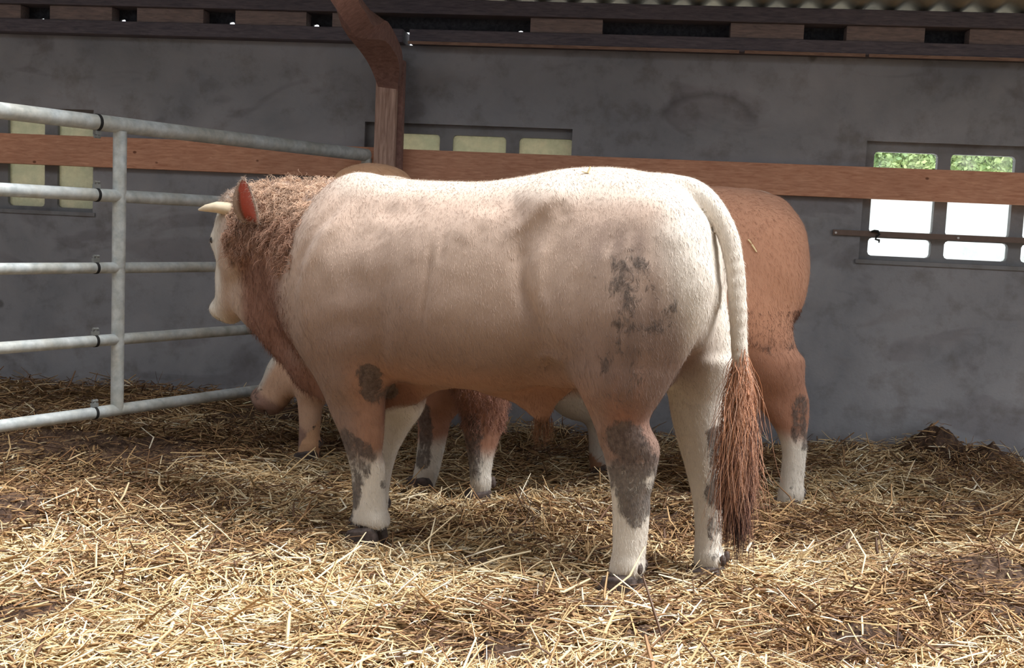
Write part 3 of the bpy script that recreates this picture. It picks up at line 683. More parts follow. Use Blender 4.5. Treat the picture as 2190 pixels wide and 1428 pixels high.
def hoof(parent, c, s=1.0, yaw=0):
    """cloven hoof: two toes with heel bulbs, built in the animal's frame"""
    V = []; Q = []; nl, nr = 20, 12; w_ = Matrix.Translation(parent.location) @ parent.rotation_euler.to_matrix().to_4x4() @ Vector((c[0], c[1], 0)); FEET.append((w_.x, w_.y))
    for q in (1, -1):
        b = len(V)
        for i in range(nr):
            tz = i / (nr - 1)
            for j in range(nl):
                a = 2 * PI * j / nl; ca, sa = math.cos(a), math.sin(a); back = max(0, -ca)
                bulge = 1 + .16 * math.sin(PI * min(1, tz * 1.15)) * back
                rx = (.088 * (1 - .34 * tz) if ca > 0 else .066 * bulge * (1 - .12 * tz)); ry = .038 * (1 - .10 * tz)
                kx = .62 if i == nr - 1 else 1
                V.append((c[0] + s * (rx * np.sign(ca) * abs(ca) ** .85 * kx), c[1] + s * (ry * np.sign(sa) * abs(sa) ** .85 * kx + q * (.037 + .006 * (ca > .3))), s * (-.012 + (.086 - .012 * ca) * tz)))
        for i in range(nr - 1):
            for j in range(nl): Q.append((b + i * nl + j, b + i * nl + (j + 1) % nl, b + (i + 1) * nl + (j + 1) % nl, b + (i + 1) * nl + j))
        Q.append(tuple(b + j for j in range(nl))[::-1]); Q.append(tuple(b + (nr - 1) * nl + j for j in range(nl)))
    o = new_mesh('hoof', V, Q, M['hoof'], True, parent)
    for q in (1, -1):
        bm = bmesh.new(); bmesh.ops.create_uvsphere(bm, u_segments=12, v_segments=8, radius=1, matrix=Matrix.Translation((c[0] - .071 * s, c[1] + q * .030 * s, .106)) @ Matrix.Diagonal((.013, .013, .022, 1)))
        me = bpy.data.meshes.new('dewclaw'); bm.to_mesh(me); bm.free(); d = bpy.data.objects.new('dewclaw', me); COL.objects.link(d); d.parent = o; me.materials.append(M['hoof']); me.shade_smooth()
    return o
def sculpt(V, Q, strokes):
    for L_, amp, sig, side in strokes:
        N = vnorm(V, Q); d, t_ = pdist(V[:, [0, 2]], L_); w = np.exp(-(d / sig) ** 2) * np.clip(np.minimum(t_, 1 - t_) * 4 + .25, 0, 1) * sstep(V[:, 1] * side / .10)
        V = V + N * (amp * w)[:, None]
    return V
def blob(P2, L_, r): d, _ = pdist(P2, L_); return 1 - sstep((d - r * .5) / (r * .8))
def vn3(V, s, seed):
    r = np.random.RandomState(seed); v = np.zeros(len(V))
    for i in range(10):
        k = r.normal(size=3); k = k / np.linalg.norm(k) * s * r.uniform(.6, 1.7); v += np.sin(V @ k + r.uniform(0, 6.28))
    return v / 3.2
def lerp(a, b, w): return a * (1 - w[:, None]) + np.asarray(b) * w[:, None]
def fuzz(V, Q, N, col, dirt, n, seed, L=.013, w=.0009, region=None):
    """short lying coat hair, as flat slivers that join the body mesh"""
    r = np.random.RandomState(seed); cand = np.arange(len(V)) if region is None else np.nonzero(region)[0]
    i = r.choice(cand, n); p = V[i] + r.uniform(-.006, .006, (n, 3)); nn = N[i]; p -= nn * ((p - V[i]) * nn).sum(1)[:, None]
    d = np.array([-.55, 0, -1.0]) + r.normal(0, .28, (n, 3)); d -= nn * (d * nn).sum(1)[:, None]; d /= np.linalg.norm(d, axis=1)[:, None] + 1e-9
    s_ = np.cross(nn, d); l = (L * r.uniform(.6, 1.4, n))[:, None]; tip = p + d * l + nn * l * r.uniform(.18, .45, (n, 1)); mid = p + d * l * .5 + nn * l * .22
    W_ = w * r.uniform(.7, 1.3, (n, 1)); A = np.stack([p - s_ * W_ - nn * .001, p + s_ * W_ - nn * .001, tip + s_ * W_ * .15, tip - s_ * W_ * .15], 1).reshape(-1, 3)
    c = np.clip(col[i] * np.clip(r.normal(1.0, .10, n), .7, 1.35)[:, None], 0, 1); return A, np.arange(4 * n).reshape(-1, 4), np.repeat(c, 4, 0), np.repeat(dirt[i], 4)
def join(parts):
    o = 0; Vs, Qs, Cs, Ds = [], [], [], []
    for V, Q, C, Dd in parts: Vs.append(V); Qs.append(Q + o); Cs.append(C); Ds.append(Dd); o += len(V)
    return np.concatenate(Vs), np.concatenate(Qs), np.concatenate(Cs), np.concatenate(Ds)
CREAM = np.array(srgb((193, 170, 154))); TAN = np.array(srgb((160, 130, 116))); WHITE = np.array(srgb((220, 213, 202))); BROWN = np.array(srgb((132, 92, 76))); ORANGE = np.array(srgb((178, 122, 88))); PINK = np.array(srgb((196, 92, 74)))
TX = [-.20, -.165, -.09, .05, .2, .42, .65, .9, 1.05, 1.25, 1.42, 1.55, 1.68]
def torso(F_, ztop, zbot, w, k=.04, xs=TX, p=2.35):
    ztop, zbot, w = map(np.array, (ztop, zbot, w)); F_.loft(0, xs, 0, (ztop + zbot) / 2, w, (ztop - zbot) / 2, p, k)
# ---- the big cream bull in front
fa = Frame((.6125, 4.03), 24)
def make_main():
    jn = (.16, .15, .98, .16); jm = (.10, -.15, .98, .16); fr = fa; F_ = Field((-.32, -.46, -.06), (2.32, .46, 1.60), .0105)
    torso(F_, [1.12, 1.27, 1.40, 1.488, 1.522, 1.527, 1.487, 1.463, 1.463, 1.468, 1.455, 1.42, 1.36],
          [1.05, .95, .88, .83, .79, .74, .675, .66, .66, .675, .70, .74, .80],
          [.04, .09, .16, .225, .25, .265, .305, .325, .315, .29, .26, .22, .15], xs=[-.125, -.10, -.04, .06] + TX[4:])
    # haunches
    F_.ell((.085, .155, 1.12), (.225, .135, .30), .05); F_.ell((.095, -.155, 1.17), (.215, .135, .30), .05)
    F_.ell((.30, .165, 1.06), (.19, .125, .27), .05); F_.ell((.30, -.165, 1.06), (.19, .125, .27), .05)
    F_.ell((.12, .145, .93), (.165, .105, .20), .06); F_.ell((.03, -.145, .93), (.16, .105, .20), .06)
    F_.ell((.04, .12, 1.30), (.15, .11, .13), .05); F_.ell((.03, -.13, 1.28), (.15, .11, .14), .05)
    for q in (1, -1):
        F_.ell((.46, .19 * q, 1.385), (.07, .05, .05), .10)
        F_.ell((1.36, .185 * q, 1.08), (.19, .135, .31), .06); F_.ell((1.42, .15 * q, .86), (.13, .11, .17), .06)
        F_.ell((1.24, .20 * q, .93), (.13, .10, .18), .06); F_.ell((1.30, .12 * q, 1.36), (.14, .09, .12), .07)
        F_.ell((1.53, .11 * q, .98), (.12, .12, .2), .07)
    c = []
    c.append(leg(F_, fr, [(1235, 1432, 790), (1258, 1402, 860), (1268, 1396, 900), (1284, 1415, 942), (1298, 1409, 1000), (1308, 1393, 1060), (1310, 1387, 1120), (1308, 1382, 1180), (1302, 1378, 1212), (1300, 1374, 1224)], .13, .03, joint=jn))
    c.append(leg(F_, fr, [(1432, 1580, 770), (1420, 1560, 830), (1428, 1550, 890), (1444, 1548, 950), (1462, 1546, 1010), (1478, 1541, 1080), (1482, 1538, 1140), (1480, 1544, 1190), (1480, 1546, 1208)], -.13, -.03, joint=jm))
    c.append(leg(F_, fr, [(692, 838, 770), (700, 834, 830), (718, 830, 890), (735, 827, 930), (746, 822, 965), (755, 822, 1000), (758, 824, 1050), (757, 828, 1090), (750, 832, 1118)], .10, .05, joint=(1.33, .17, .92, .13)))
    c.append(leg(F_, fr, [(806, 905, 845), (800, 885, 890), (790, 868, 925), (782, 850, 960), (776, 838, 995), (772, 830, 1040), (765, 824, 1090), (764, 824, 1108)], -.12, -.02, joint=(1.30, -.15, .85, .12)))
    # brisket, dewlap, neck
    F_.ell((1.44, 0, .74), (.22, .13, .15), .07)
    F_.chain([(.98, 0, .71), (1.13, -.01, .655), (1.28, -.01, .625), (1.44, 0, .635), (1.57, 0, .68), (1.72, -.01, .78), (1.86, -.02, .90)], [.05, .075, .088, .092, .09, .075, .065], .07, .62)
    F_.cone((1.46, 0, 1.14), (1.88, -.03, 1.20), .285, .205, .07, .66)
    F_.cone((1.50, 0, .98), (1.88, -.03, .99), .22, .13, .07, .62)
    F_.cone((1.35, 0, 1.35), (1.86, -.02, 1.31), .10, .105, .07, .9); F_.ell((1.73, 0, 1.36), (.13, .085, .075), .05)
    hp = np.array([1.995, -.045, 1.362]); A, g = head(F_, hp, 30, 67, .95)
    F_.cone(tuple(g(.42, -.13, 0)), (1.80, -.02, .86), .05, .085, .07, .8)
    # tail (the fleshy part)
    tp = [(.12, 0, 1.468), (.0, 0, 1.455), (-.075, 0, 1.408), (-.137, 0, 1.318), (-.172, 0, 1.21), (-.193, 0, 1.07), (-.206, -.005, .93), (-.222, -.005, .80), (-.225, -.005, .62)]
    F_.tube(tp, [.048, .042, .037, .034, .032, .030, .028, .023, .016], .012)
    # sheath and flank skin
    F_.cone((.74, 0, .70), (.55, .0, .635), .05, .040, .06, .6); F_.cone((.40, 0, .78), (.54, .0, .64), .06, .040, .06, .5); F_.cone((.54, 0, .645), (.525, 0, .575), .036, .018, .04, .7)
    F_.ell((.42, .10, .80), (.14, .05, .085), .06); F_.ell((.44, -.10, .80), (.14, .05, .085), .06)
    F_.ell((.10, 0, .80), (.085, .07, .09), .05)
    V, Q = F_.mesh(); E_ = edges_of(Q); V = lap(V, E_, 3)
    P = lambda L_, l=.25: fr.pts(L_, l)
    st = [(P([(760, 430), (715, 500), (672, 580), (664, 650), (676, 720)]), .012, .030, 1), (P([(735, 420), (690, 490), (655, 560), (648, 620)]), -.014, .022, 1),
          (P([(800, 445), (850, 455), (905, 430)]), -.016, .045, 1), (P([(800, 480), (822, 520)], .27), -.006, .05, 1),
          (P([(700, 590), (760, 560), (815, 560)], .27), .010, .06, 1), (P([(700, 700), (770, 690), (820, 700)], .27), -.008, .05, 1),
          (P([(835, 560), (830, 640), (820, 720), (800, 780)], .27), -.010, .035, 1), (P([(925, 520), (922, 580), (915, 640), (905, 700)], .30), -.011, .013, 1),
          (P([(952, 500), (945, 560)], .30), -.006, .008, 1), (P([(978, 520), (1000, 470), (1050, 450)], .30), .010, .05, 1),
          (P([(1200, 390), (1170, 430), (1125, 478), (1085, 505)], .25), .010, .026, 1), (P([(1125, 500), (1118, 560), (1125, 620), (1150, 680), (1175, 740)], .26), -.020, .032, 1),
          (P([(1030, 445), (1075, 438), (1110, 420)], .22), -.009, .035, 1), (P([(1175, 500), (1155, 560), (1152, 620), (1170, 690), (1200, 750)], .27), .014, .030, 1),
          (P([(1195, 430), (1210, 470)], .24), -.008, .03, 1), (P([(1290, 520), (1330, 600), (1340, 700)], .27), .010, .08, 1), (P([(1235, 560), (1240, 660), (1262, 740)], .27), -.007, .04, 1),
          (P([(1150, 765), (1180, 755), (1215, 770)], .18), .010, .016, 1), (P([(1440, 480), (1500, 560), (1520, 640)], .16), .008, .05, 1),
          (P([(885, 790), (960, 815), (1080, 825)], .2), .006, .03, 1), (P([(1285, 960), (1296, 900)], .15), .006, .015, 1)]
    V = sculpt(V, Q, st); V = lap(V, E_, 1, .4, None); N = vnorm(V, Q)
    V += N * (.0012 * vn3(V, 20, 4) + .0005 * vn3(V, 55, 6))[:, None] * sstep((V[:, 2] - .5) / .3)[:, None]
    x, y, z = V.T; XZ = V[:, [0, 2]]
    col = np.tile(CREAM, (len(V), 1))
    low = sstep((1.26 + .05 * vn3(V, 7, 1) - z) / .48) * .9; col = lerp(col, TAN * .62, low)  # fawn lower flank, deepened so its shade is put into the coat
    col = lerp(col, ORANGE, .35 * sstep((.82 - z) / .14) * sstep((x - .2) / .1) * sstep((1.3 - x) / .1))
    col = lerp(col, BROWN * 1.15, .8 * sstep((x - 1.50 + .10 * (z - 1.1) + .03 * vn3(V, 14, 2)) / .16) * sstep((1.96 - x) / .10))
    col = lerp(col, BROWN * .80, .55 * sstep((x - 1.52) / .14) * sstep((1.94 - x) / .12) * sstep((1.24 - z) / .2))
    col = lerp(col, CREAM * .92, .55 * sstep((z - 1.33) / .10) * sstep((x - 1.5) / .1) * sstep((1.98 - x) / .1))
    rear = sstep((.02 - x + .25 * np.clip(z - 1.0, -1, .3)) / .16) * sstep((z - .70) / .1); col = lerp(col, WHITE, .85 * rear)
    col = lerp(col, WHITE, .9 * sstep((y * -1 - .02) / .06) * sstep((.3 - x) / .1) * sstep((.95 - z) / .2))
    col = lerp(col, WHITE, .5 * sstep((z - 1.36) / .1) * sstep((1.45 - x) / .15))  # back whitened: glare from overhead put into the coat
    col = lerp(col, BROWN * .9, .9 * sstep((.74 - z) / .08) * sstep((.16 - np.abs(y)) / .04) * sstep((x - 1.0) / .1) * (z > .5))
    hc = (V - hp) @ A.T; face = sstep((hc[:, 1] + .17 + .03 * vn3(V, 16, 9)) / .09) * sstep((x - 1.90) / .05)
    col = lerp(col, CREAM * .9, sstep((x - 1.90 - .08 * sstep((z - 1.3) / .1)) / .06) * .9); col = lerp(col, WHITE * .92, face * sstep((1.40 - z) / .08))
    front = x > .9; kz = np.where(front, np.where(y > .02, .41, .60), .50)
    legw = sstep((kz + .03 * vn3(V, 12, 3) - z) / .10) * (x < 1.75); col = lerp(col, WHITE, legw)
    col = lerp(col, BROWN * 1.25, .7 * np.exp(-((XZ - fr.xz(1350, 880, .16)) ** 2 @ [1 / .08 ** 2, 1 / .13 ** 2])) * (y > 0))
    # dried muck rubbed into the thigh hair, in downward streaks
    stk = np.clip(.5 + .5 * vn3(V * [1.6, 1.6, .35], 42, 12), 0, 1); dry = blob(XZ, P([(1340, 560), (1400, 640), (1390, 720), (1350, 800)], .27), .13) * (y > 0)
    col = lerp(col, np.array(srgb((112, 94, 86))), .62 * dry * stk); dry2 = blob(XZ, P([(1240, 520), (1330, 500)], .27), .07) * (y > 0); col = lerp(col, np.array(srgb((140, 118, 106))), .4 * dry2 * stk)
    dirt = np.zeros(len(V)); nr = y > .02
    def D_(L_, r, a, l=.2, side=1):
        nonlocal dirt
        m = blob(XZ, P(L_, l), r) * a * (nr if side > 0 else ~nr); dirt = np.maximum(dirt, m)
    D_([(1335, 575), (1330, 590)], .045, .50, .28); D_([(1385, 620), (1380, 650), (1405, 690)], .06, .50, .27); D_([(1320, 560), (1400, 650), (1350, 700), (1340, 760), (1330, 820)], .10, .44, .27); D_([(1290, 640), (1310, 620)], .03, .4, .28)
    D_([(1215, 520), (1260, 505)], .05, .2, .27)
    D_([(1345, 935), (1370, 990), (1340, 1010), (1360, 1070)], .085, .90, .16); D_([(1385, 1040), (1365, 1100)], .045, .72, .14); D_([(1335, 1245), (1365, 1250)], .05, .6, .13)
    D_([(1540, 930), (1545, 1000), (1535, 1060)], .05, .85, -.13, -1); D_([(1535, 1080), (1530, 1180)], .03, .5, -.13, -1); D_([(1540, 640), (1545, 660)], .02, .3, -.1, -1)
    D_([(805, 795), (803, 840)], .045, .95, .16); D_([(755, 940), (790, 970), (772, 1010), (760, 1060)], .065, .82, .12); D_([(752, 1040), (750, 1110)], .04, .62, .12); D_([(820, 1030), (822, 1045)], .012, .7, .12)
    dirt = np.maximum(dirt, .30 * sstep((.18 - z) / .12) * (x < 1.6))
    N = vnorm(V, Q)
    e1 = np.array([.0, .35, .94]); eb = np.array([1.812, .12, 1.265])
    ev, eq, em = ear_mesh(eb, e1, (1, -.1, .05), (-.30, .92, -.25), .190, .128, .036)
    side_ = (ev - eb) @ np.array([1, -.1, .05]); ec = np.tile(CREAM * .85, (len(ev), 1)); ec[em] = BROWN * .8; ec[em & (side_ < .022)] = PINK * .8
    ev2, eq2, em2 = ear_mesh(g(.05, -.08, -.10), -A[2] * .8 + np.array([0, 0, .5]), A[0], -A[1], .17, .10, .03); ec2 = np.tile(CREAM * .85, (len(ev2), 1)); ec2[em2] = PINK
    f1 = fuzz(V, Q, N, col, dirt, 120000, 5)
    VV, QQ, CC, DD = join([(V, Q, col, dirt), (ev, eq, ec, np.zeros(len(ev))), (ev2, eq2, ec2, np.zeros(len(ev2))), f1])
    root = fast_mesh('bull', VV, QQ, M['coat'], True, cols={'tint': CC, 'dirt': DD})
    root.location = fr.O; root.rotation_euler = (0, 0, fr.rz)
    tag(root, 'large cream bull with a curly brown neck, standing in front with horn and tail showing', 'bull')
    for q in c: hoof(root, (q[0] + .008, q[1], q[2]), 1.0)
    # horns
    for s_, H in ((1, [(1.90, .02, 1.305), (1.955, .075, 1.318), (2.01, .105, 1.324), (2.06, .115, 1.318), (2.098, .112, 1.310)]), (-1, [tuple(g(.02, -.02, -.07)), tuple(g(.0, .01, -.13)), tuple(g(-.01, .06, -.17)), tuple(g(-.02, .11, -.18)), tuple(g(-.03, .13, -.18))])):
        mb = MB(); mb.tube(H, [.031, .030, .024, .015, .005], 14); mb.build('horn', M['horn'], root, True)
    for q in (1, -1):
        ce = g(.185, -.045, .116 * q); bm = bmesh.new(); bmesh.ops.create_uvsphere(bm, u_segments=16, v_segments=10, radius=.0195)
        me = bpy.data.meshes.new('eye'); bm.to_mesh(me); bm.free(); o = bpy.data.objects.new('eye', me); COL.objects.link(o); o.parent = root; o.location = ce; me.materials.append(M['eye']); me.shade_smooth()
    # curly neck hair
    r = np.random.RandomState(8)
    w = sstep((x - 1.50 + .15 * (z - 1.1)) / .08) * sstep((1.97 - x) / .05) * sstep((z - 1.10 + .04 * vn3(V, 9, 5)) / .08) * (y > -.12) * (N[:, 1] > -.3)
    cand = r.choice(len(V), 90000); cand = np.repeat(cand[r.uniform(0, 1, len(cand)) < w[cand]][:1100], 9)
    rt = V[cand] + r.normal(0, .0045, (len(cand), 3)) - N[cand] * .004; d = N[cand] * .75 + np.array([-.15, 0, -1.1]) + np.repeat(r.normal(0, .5, (1100, 3)), 9, 0) + r.normal(0, .12, (len(cand), 3))
    hcx = np.clip(sstep((z[cand] - 1.25) / .12), 0, 1); base = lerp(np.tile(np.array(srgb((164, 120, 98))), (len(cand), 1)), np.array(srgb((216, 184, 158))), .2 + .7 * hcx)
    base = base * np.repeat(r.uniform(.75, 1.2, 1100), 9)[:, None]; hv, hq, hc_ = strands(rt, d, .042, .0013, base, 21, 8, .0075, .25, cvar=.12, freq=1.2, clump=9)
    # coarser straight hair on the lower neck and tuft between the horns
    w2 = sstep((x - 1.50) / .08) * sstep((1.93 - x) / .05) * sstep((1.18 - z) / .08) * (y > -.1); c2 = r.choice(len(V), 60000); c2 = c2[r.uniform(0, 1, len(c2)) < w2[c2]][:5000]
    h2 = strands(V[c2] - N[c2] * .003, N[c2] * .15 + np.array([-.2, 0, -1]) + r.normal(0, .15, (len(c2), 3)), .024, .0009, np.tile(BROWN * .95, (len(c2), 1)), 22, 3, .002, .1)
    m3 = (hc[:, 0] < .04) & (x > 1.88) & (N[:, 2] > -.2) & (z > 1.30); c3 = np.nonzero(m3)[0]; c3 = r.choice(c3, 1500)
    h3 = strands(V[c3] - N[c3] * .003, N[c3] * .7 + r.normal(0, .35, (len(c3), 3)) + np.array([-.2, .2, -.1]), .018, .0010, np.tile(CREAM * .85, (len(c3), 1)), 23, 5, .004, .3)
    # ear fringe
    c4 = r.choice(np.nonzero(~em)[0], 700); h4 = strands(ev[c4], np.tile(np.array([-.2, .3, .2]), (700, 1)) + r.normal(0, .5, (700, 3)), .016, .0007, np.tile(CREAM * .8, (700, 1)), 24, 3, .002, .2)
    z4 = lambda h: (h[0], h[1], h[2], np.zeros(len(h[0])))
    hv, hq, hc_, _ = join([z4((hv, hq, hc_)), z4(h2), z4(h3), z4(h4)])
    o = fast_mesh('curly_neck_hair', hv, hq, M['hair'], True, root, cols={'tint': hc_}); tag(o, 'curly brown neck hair', kind='stuff')
    # tail switch
    n = 2600; tz = r.uniform(0, 1, n) ** .8; rt = np.stack([spl(tz, [0, .5, 1], [-.216, -.224, -.228]), -.005 + r.normal(0, .008, n), .93 - .34 * tz], 1); a = r.uniform(0, 2 * PI, n); rt[:, 0] += np.cos(a) * .018; rt[:, 1] += np.sin(a) * .018
    d = np.stack([r.normal(-.02, .13, n), r.normal(0, .12, n), -np.ones(n)], 1); cc = lerp(np.tile(ORANGE * 1.15, (n, 1)), CREAM, r.uniform(0, .5, n))
    s1 = strands(rt, d, .24, .0013, cc, 31, 8, .010, .02, cvar=.16, freq=1.1)
    n = 1500; rt = np.stack([-.228 + r.normal(0, .026, n), -.005 + r.normal(0, .02, n), r.uniform(.50, .68, n)], 1); d = np.stack([r.normal(-.03, .07, n), r.normal(0, .06, n), -np.ones(n)], 1)
    s2 = strands(rt, d, .20, .0014, np.tile(BROWN * .85, (n, 1)), 32, 7, .006, 0, cvar=.2)
    n = 500; s3 = []
    for cx, zz, ll in ((-.205, .52, .20), (-.262, .50, .22), (-.245, .46, .19), (-.235, .50, .16)):
        rt = np.stack([cx + r.normal(0, .010, n), r.normal(0, .008, n), np.full(n, zz) + r.normal(0, .02, n)], 1); k_ = strands(rt, np.stack([r.normal(-.0, .03, n), r.normal(0, .03, n), -np.ones(n)], 1), ll, .0013, np.tile(np.array(srgb((72, 46, 42))), (n, 1)), int(zz * 90), 5, .003, 0, cvar=.25); s3.append(z4(k_))
    hv, hq, hc_, _ = join([z4(s1), z4(s2)] + s3)
    o = fast_mesh('tail_switch', hv, hq, M['hair'], True, root, cols={'tint': hc_}); tag(o, 'orange brown tail switch with dark wet ends', kind='stuff')
    # hair under the sheath
    n = 130; rt = np.array([.525, 0, .575]) + r.normal(0, .014, (n, 3)) * [1.6, 1, .8]; k1 = strands(rt, np.array([0, 0, -1.0]) + r.normal(0, .08, (n, 3)), .085, .0010, np.tile(np.array(srgb((120, 84, 60))), (n, 1)), 41, 5, .003, 0, cvar=.2)
    o = fast_mesh('belly_hair_tuft', *k1[:2], M['hair'], True, root, cols={'tint': k1[2]}); tag(o, 'dark hair tuft under the belly', kind='stuff')
    return root, (V, N)
BULL, MAINVN = make_main()
# ---- the two cattle behind
def simple_bull(name, fr, zt, zb, w, legs, hpos, hyaw, hpit, hs, neck, bounds, h, extra, colour, label, seed, tail=None, furn=70000, upper=()):
    F_ = Field(*bounds, h)
    torso(F_, zt, zb, w)
    for q in (1, -1):
        F_.ell((.085, .15 * q, 1.13), (.225, .135, .30), .06); F_.ell((.30, .165 * q, 1.06), (.19, .125, .27), .05); F_.ell((.10, .145 * q, .89), (.165, .11, .22), .06)
        F_.ell((.02, .13 * q, 1.30), (.15, .11, .13), .06)
        F_.ell((.46, .19 * q, 1.385), (.07, .05, .05), .10); F_.ell((1.36, .185 * q, 1.08), (.19, .135, .31), .06); F_.ell((1.32, .19 * q, .90), (.15, .11, .18), .06)
    feet = [leg(F_, fr, t_, l, ys, .06, joint=((.16 if i < 2 else 1.34), .15 * np.sign(l), .98, .15)) for i, (t_, l, ys) in enumerate(legs)]
    for a, b, ra, rb in upper: F_.cone(a, b, ra, rb, .06)
    F_.ell((1.44, 0, .78), (.20, .13, .15), .07)
    for a, b, ra, rb, sy in neck: F_.cone(a, b, ra, rb, .07, sy)
    hp = np.array(hpos); A, g = head(F_, hp, hyaw, hpit, hs)
    if tail: F_.tube(*tail, .012)
    extra(F_, fr)
    V, Q = F_.mesh(); V = lap(V, edges_of(Q), 3); N = vnorm(V, Q); V += N * (.003 * vn3(V, 20, seed))[:, None] * sstep((V[:, 2] - .5) / .3)[:, None]
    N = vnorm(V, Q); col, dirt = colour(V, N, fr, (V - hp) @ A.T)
    parts = [(V, Q, col, dirt)]
    for q in (1, -1):
        ev, eq, em = ear_mesh(g(.05, -.09, .10 * q), A[2] * q + A[0] * .25 - A[1] * .1, A[0], A[1], .17 * hs, .10, .03); c = np.tile(CREAM * .8, (len(ev), 1)); c[em] = PINK * .8; parts.append((ev, eq, c, np.zeros(len(ev))))
    parts.append(fuzz(V, Q, N, col * .93, dirt, furn, seed, .016, .001))
    VV, QQ, CC, DD = join(parts)
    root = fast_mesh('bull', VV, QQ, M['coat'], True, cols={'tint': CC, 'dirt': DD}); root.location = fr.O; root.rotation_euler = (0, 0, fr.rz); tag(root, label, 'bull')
    for q in feet: hoof(root, (q[0] + .008, q[1], q[2]), .95)
    for q in (1, -1):
        ce = g(.185, -.036, .106 * q); bm = bmesh.new(); bmesh.ops.create_uvsphere(bm, u_segments=14, v_segments=8, radius=.018); me = bpy.data.meshes.new('eye'); bm.to_mesh(me); bm.free()
        o = bpy.data.objects.new('eye', me); COL.objects.link(o); o.parent = root; o.location = ce; me.materials.append(M['eye']); me.shade_smooth()
        mb = MB(); mb.tube([tuple(g(.02, -.02, .06 * q)), tuple(g(.01, .0, .12 * q)), tuple(g(.0, .04, .16 * q)), tuple(g(-.01, .08, .175 * q))], [.03, .026, .016, .005], 12); mb.build('horn', M['horn'], root, True)
    return root, V, Q, N, g, A
def hair_child(root, nm, lab, V, N, mask, n, L, seed, base, d0, wid=.001, curl=.003, dn=.35, seg=4):
    r = np.random.RandomState(seed); c = r.choice(np.nonzero(mask)[0], n); k = strands(V[c] - N[c] * .004, N[c] * dn + np.array(d0) + r.normal(0, .25, (n, 3)), L, wid, base[c] if base.ndim == 2 else np.tile(base, (n, 1)), seed, seg, curl, .15, cvar=.2)
    o = fast_mesh(nm, *k[:2], M['hair'], True, root, cols={'tint': k[2]}); return tag(o, lab, kind='stuff')
# orange brown one directly behind the big bull
fb = Frame((1.195, 5.37), -4)
RUST = np.array(srgb((196, 146, 118)))
def col_b(V, N, fr, hc):
    x, y, z = V.T; XZ = V[:, [0, 2]]; col = np.tile(RUST, (len(V), 1))
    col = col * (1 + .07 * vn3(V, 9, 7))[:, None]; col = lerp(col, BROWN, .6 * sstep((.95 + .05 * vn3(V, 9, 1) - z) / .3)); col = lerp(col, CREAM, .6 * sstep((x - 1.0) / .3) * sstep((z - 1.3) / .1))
    kz = np.where(x > .9, .30, .44); lw = sstep((kz + .03 * vn3(V, 12, 3) - z) / .09); col = lerp(col, WHITE * .95, lw)
    tl = sstep((.02 - y) / .03) * (x < .05) * sstep((z - .9) / .1); col = lerp(col, WHITE, .8 * tl)
    col = lerp(col, CREAM, sstep((x - 2.0) / .1))
    d = np.zeros(len(V)); P = lambda L_, l=.15: fr.pts(L_, l)
    def D_(L_, r, a, m=None, l=.15):
        nonlocal d
        k = blob(XZ, P(L_, l), r) * a * (1 if m is None else m); d = np.maximum(d, k)
    nr = (y > 0) * 1.0
    D_([(1705, 860), (1700, 900), (1708, 940)], .055, .72, nr); D_([(1690, 1050), (1680, 1090)], .04, .5, nr); D_([(1600, 735), (1650, 745), (1705, 725)], .045, .42, nr, .2)
    D_([(1005, 905), (1010, 950), (1005, 1000)], .07, .75, nr, .12); D_([(905, 870), (912, 930), (905, 985)], .04, .9, 1 - nr, -.12)
    return col, d
def ex_b(F_, fr):
    F_.ell((.32, 0, .83), (.3, .16, .08), .06)
rb, Vb, Qb, Nb, gb_, Ab_ = simple_bull('bull', fb,
    [1.22, 1.34, 1.455, 1.515, 1.528, 1.515, 1.47, 1.45, 1.45, 1.45, 1.44, 1.40, 1.34], [1.05, .95, .88, .84, .80, .76, .72, .70, .70, .71, .73, .76, .80], [.05, .14, .20, .24, .255, .265, .29, .30, .29, .27, .25, .21, .15],
    [([(1575, 1712, 765), (1590, 1716, 810), (1606, 1727, 855), (1636, 1727, 889), (1656, 1724, 918), (1670, 1718, 955), (1670, 1714, 1011), (1664, 1712, 1057), (1660, 1710, 1092)], .13, .03),
     ([(1440, 1560, 800), (1460, 1560, 860), (1480, 1560, 910), (1490, 1545, 980), (1490, 1535, 1060), (1485, 1535, 1075)], -.13, -.02),
     ([(960, 1085, 800), (980, 1085, 840), (985, 1085, 872), (988, 1076, 910), (995, 1062, 950), (1001, 1050, 980), (1005, 1045, 1030), (1008, 1043, 1070), (1006, 1044, 1088)], .12, .03),
     ([(905, 1010, 830), (893, 975, 869), (893, 957, 928), (890, 945, 985), (880, 932, 1030), (873, 924, 1058)], -.12, -.02)],
    (1.93, -.18, 1.26), 50, 60, .9, [((1.44, 0, 1.12), (1.84, -.12, 1.14), .26, .18, .7), ((1.4, 0, 1.32), (1.84, -.12, 1.24), .10, .10, .9), ((1.5, 0, .86), (1.84, -.12, 1.0), .15, .11, .6)],
    ((-.30, -.45, -.06), (2.55, .45, 1.60)), .0135, ex_b, col_b, 'orange brown bull behind the big cream bull, its rump showing at the right', 61,
    tail=([(.12, 0, 1.485), (.02, -.02, 1.47), (-.07, -.05, 1.41), (-.12, -.09, 1.33), (-.135, -.13, 1.22), (-.12, -.16, 1.08), (-.10, -.18, .92), (-.08, -.18, .76)], [.045, .044, .036, .032, .03, .028, .026, .02]),
    upper=[((1.34, .15, .95), (fb.xz(1020, 840, .12)[0], .13, .72), .13, .10)])
hair_child(rb, 'thigh_hair', 'dark damp hair along the lower thigh', Vb, Nb, (Vb[:, 2] > .80) & (Vb[:, 2] < .98) & (Vb[:, 0] < .45) & (Vb[:, 1] > 0), 3500, .016, 71, BROWN * .6, (-.2, 0, -1), .001, .002, .15)
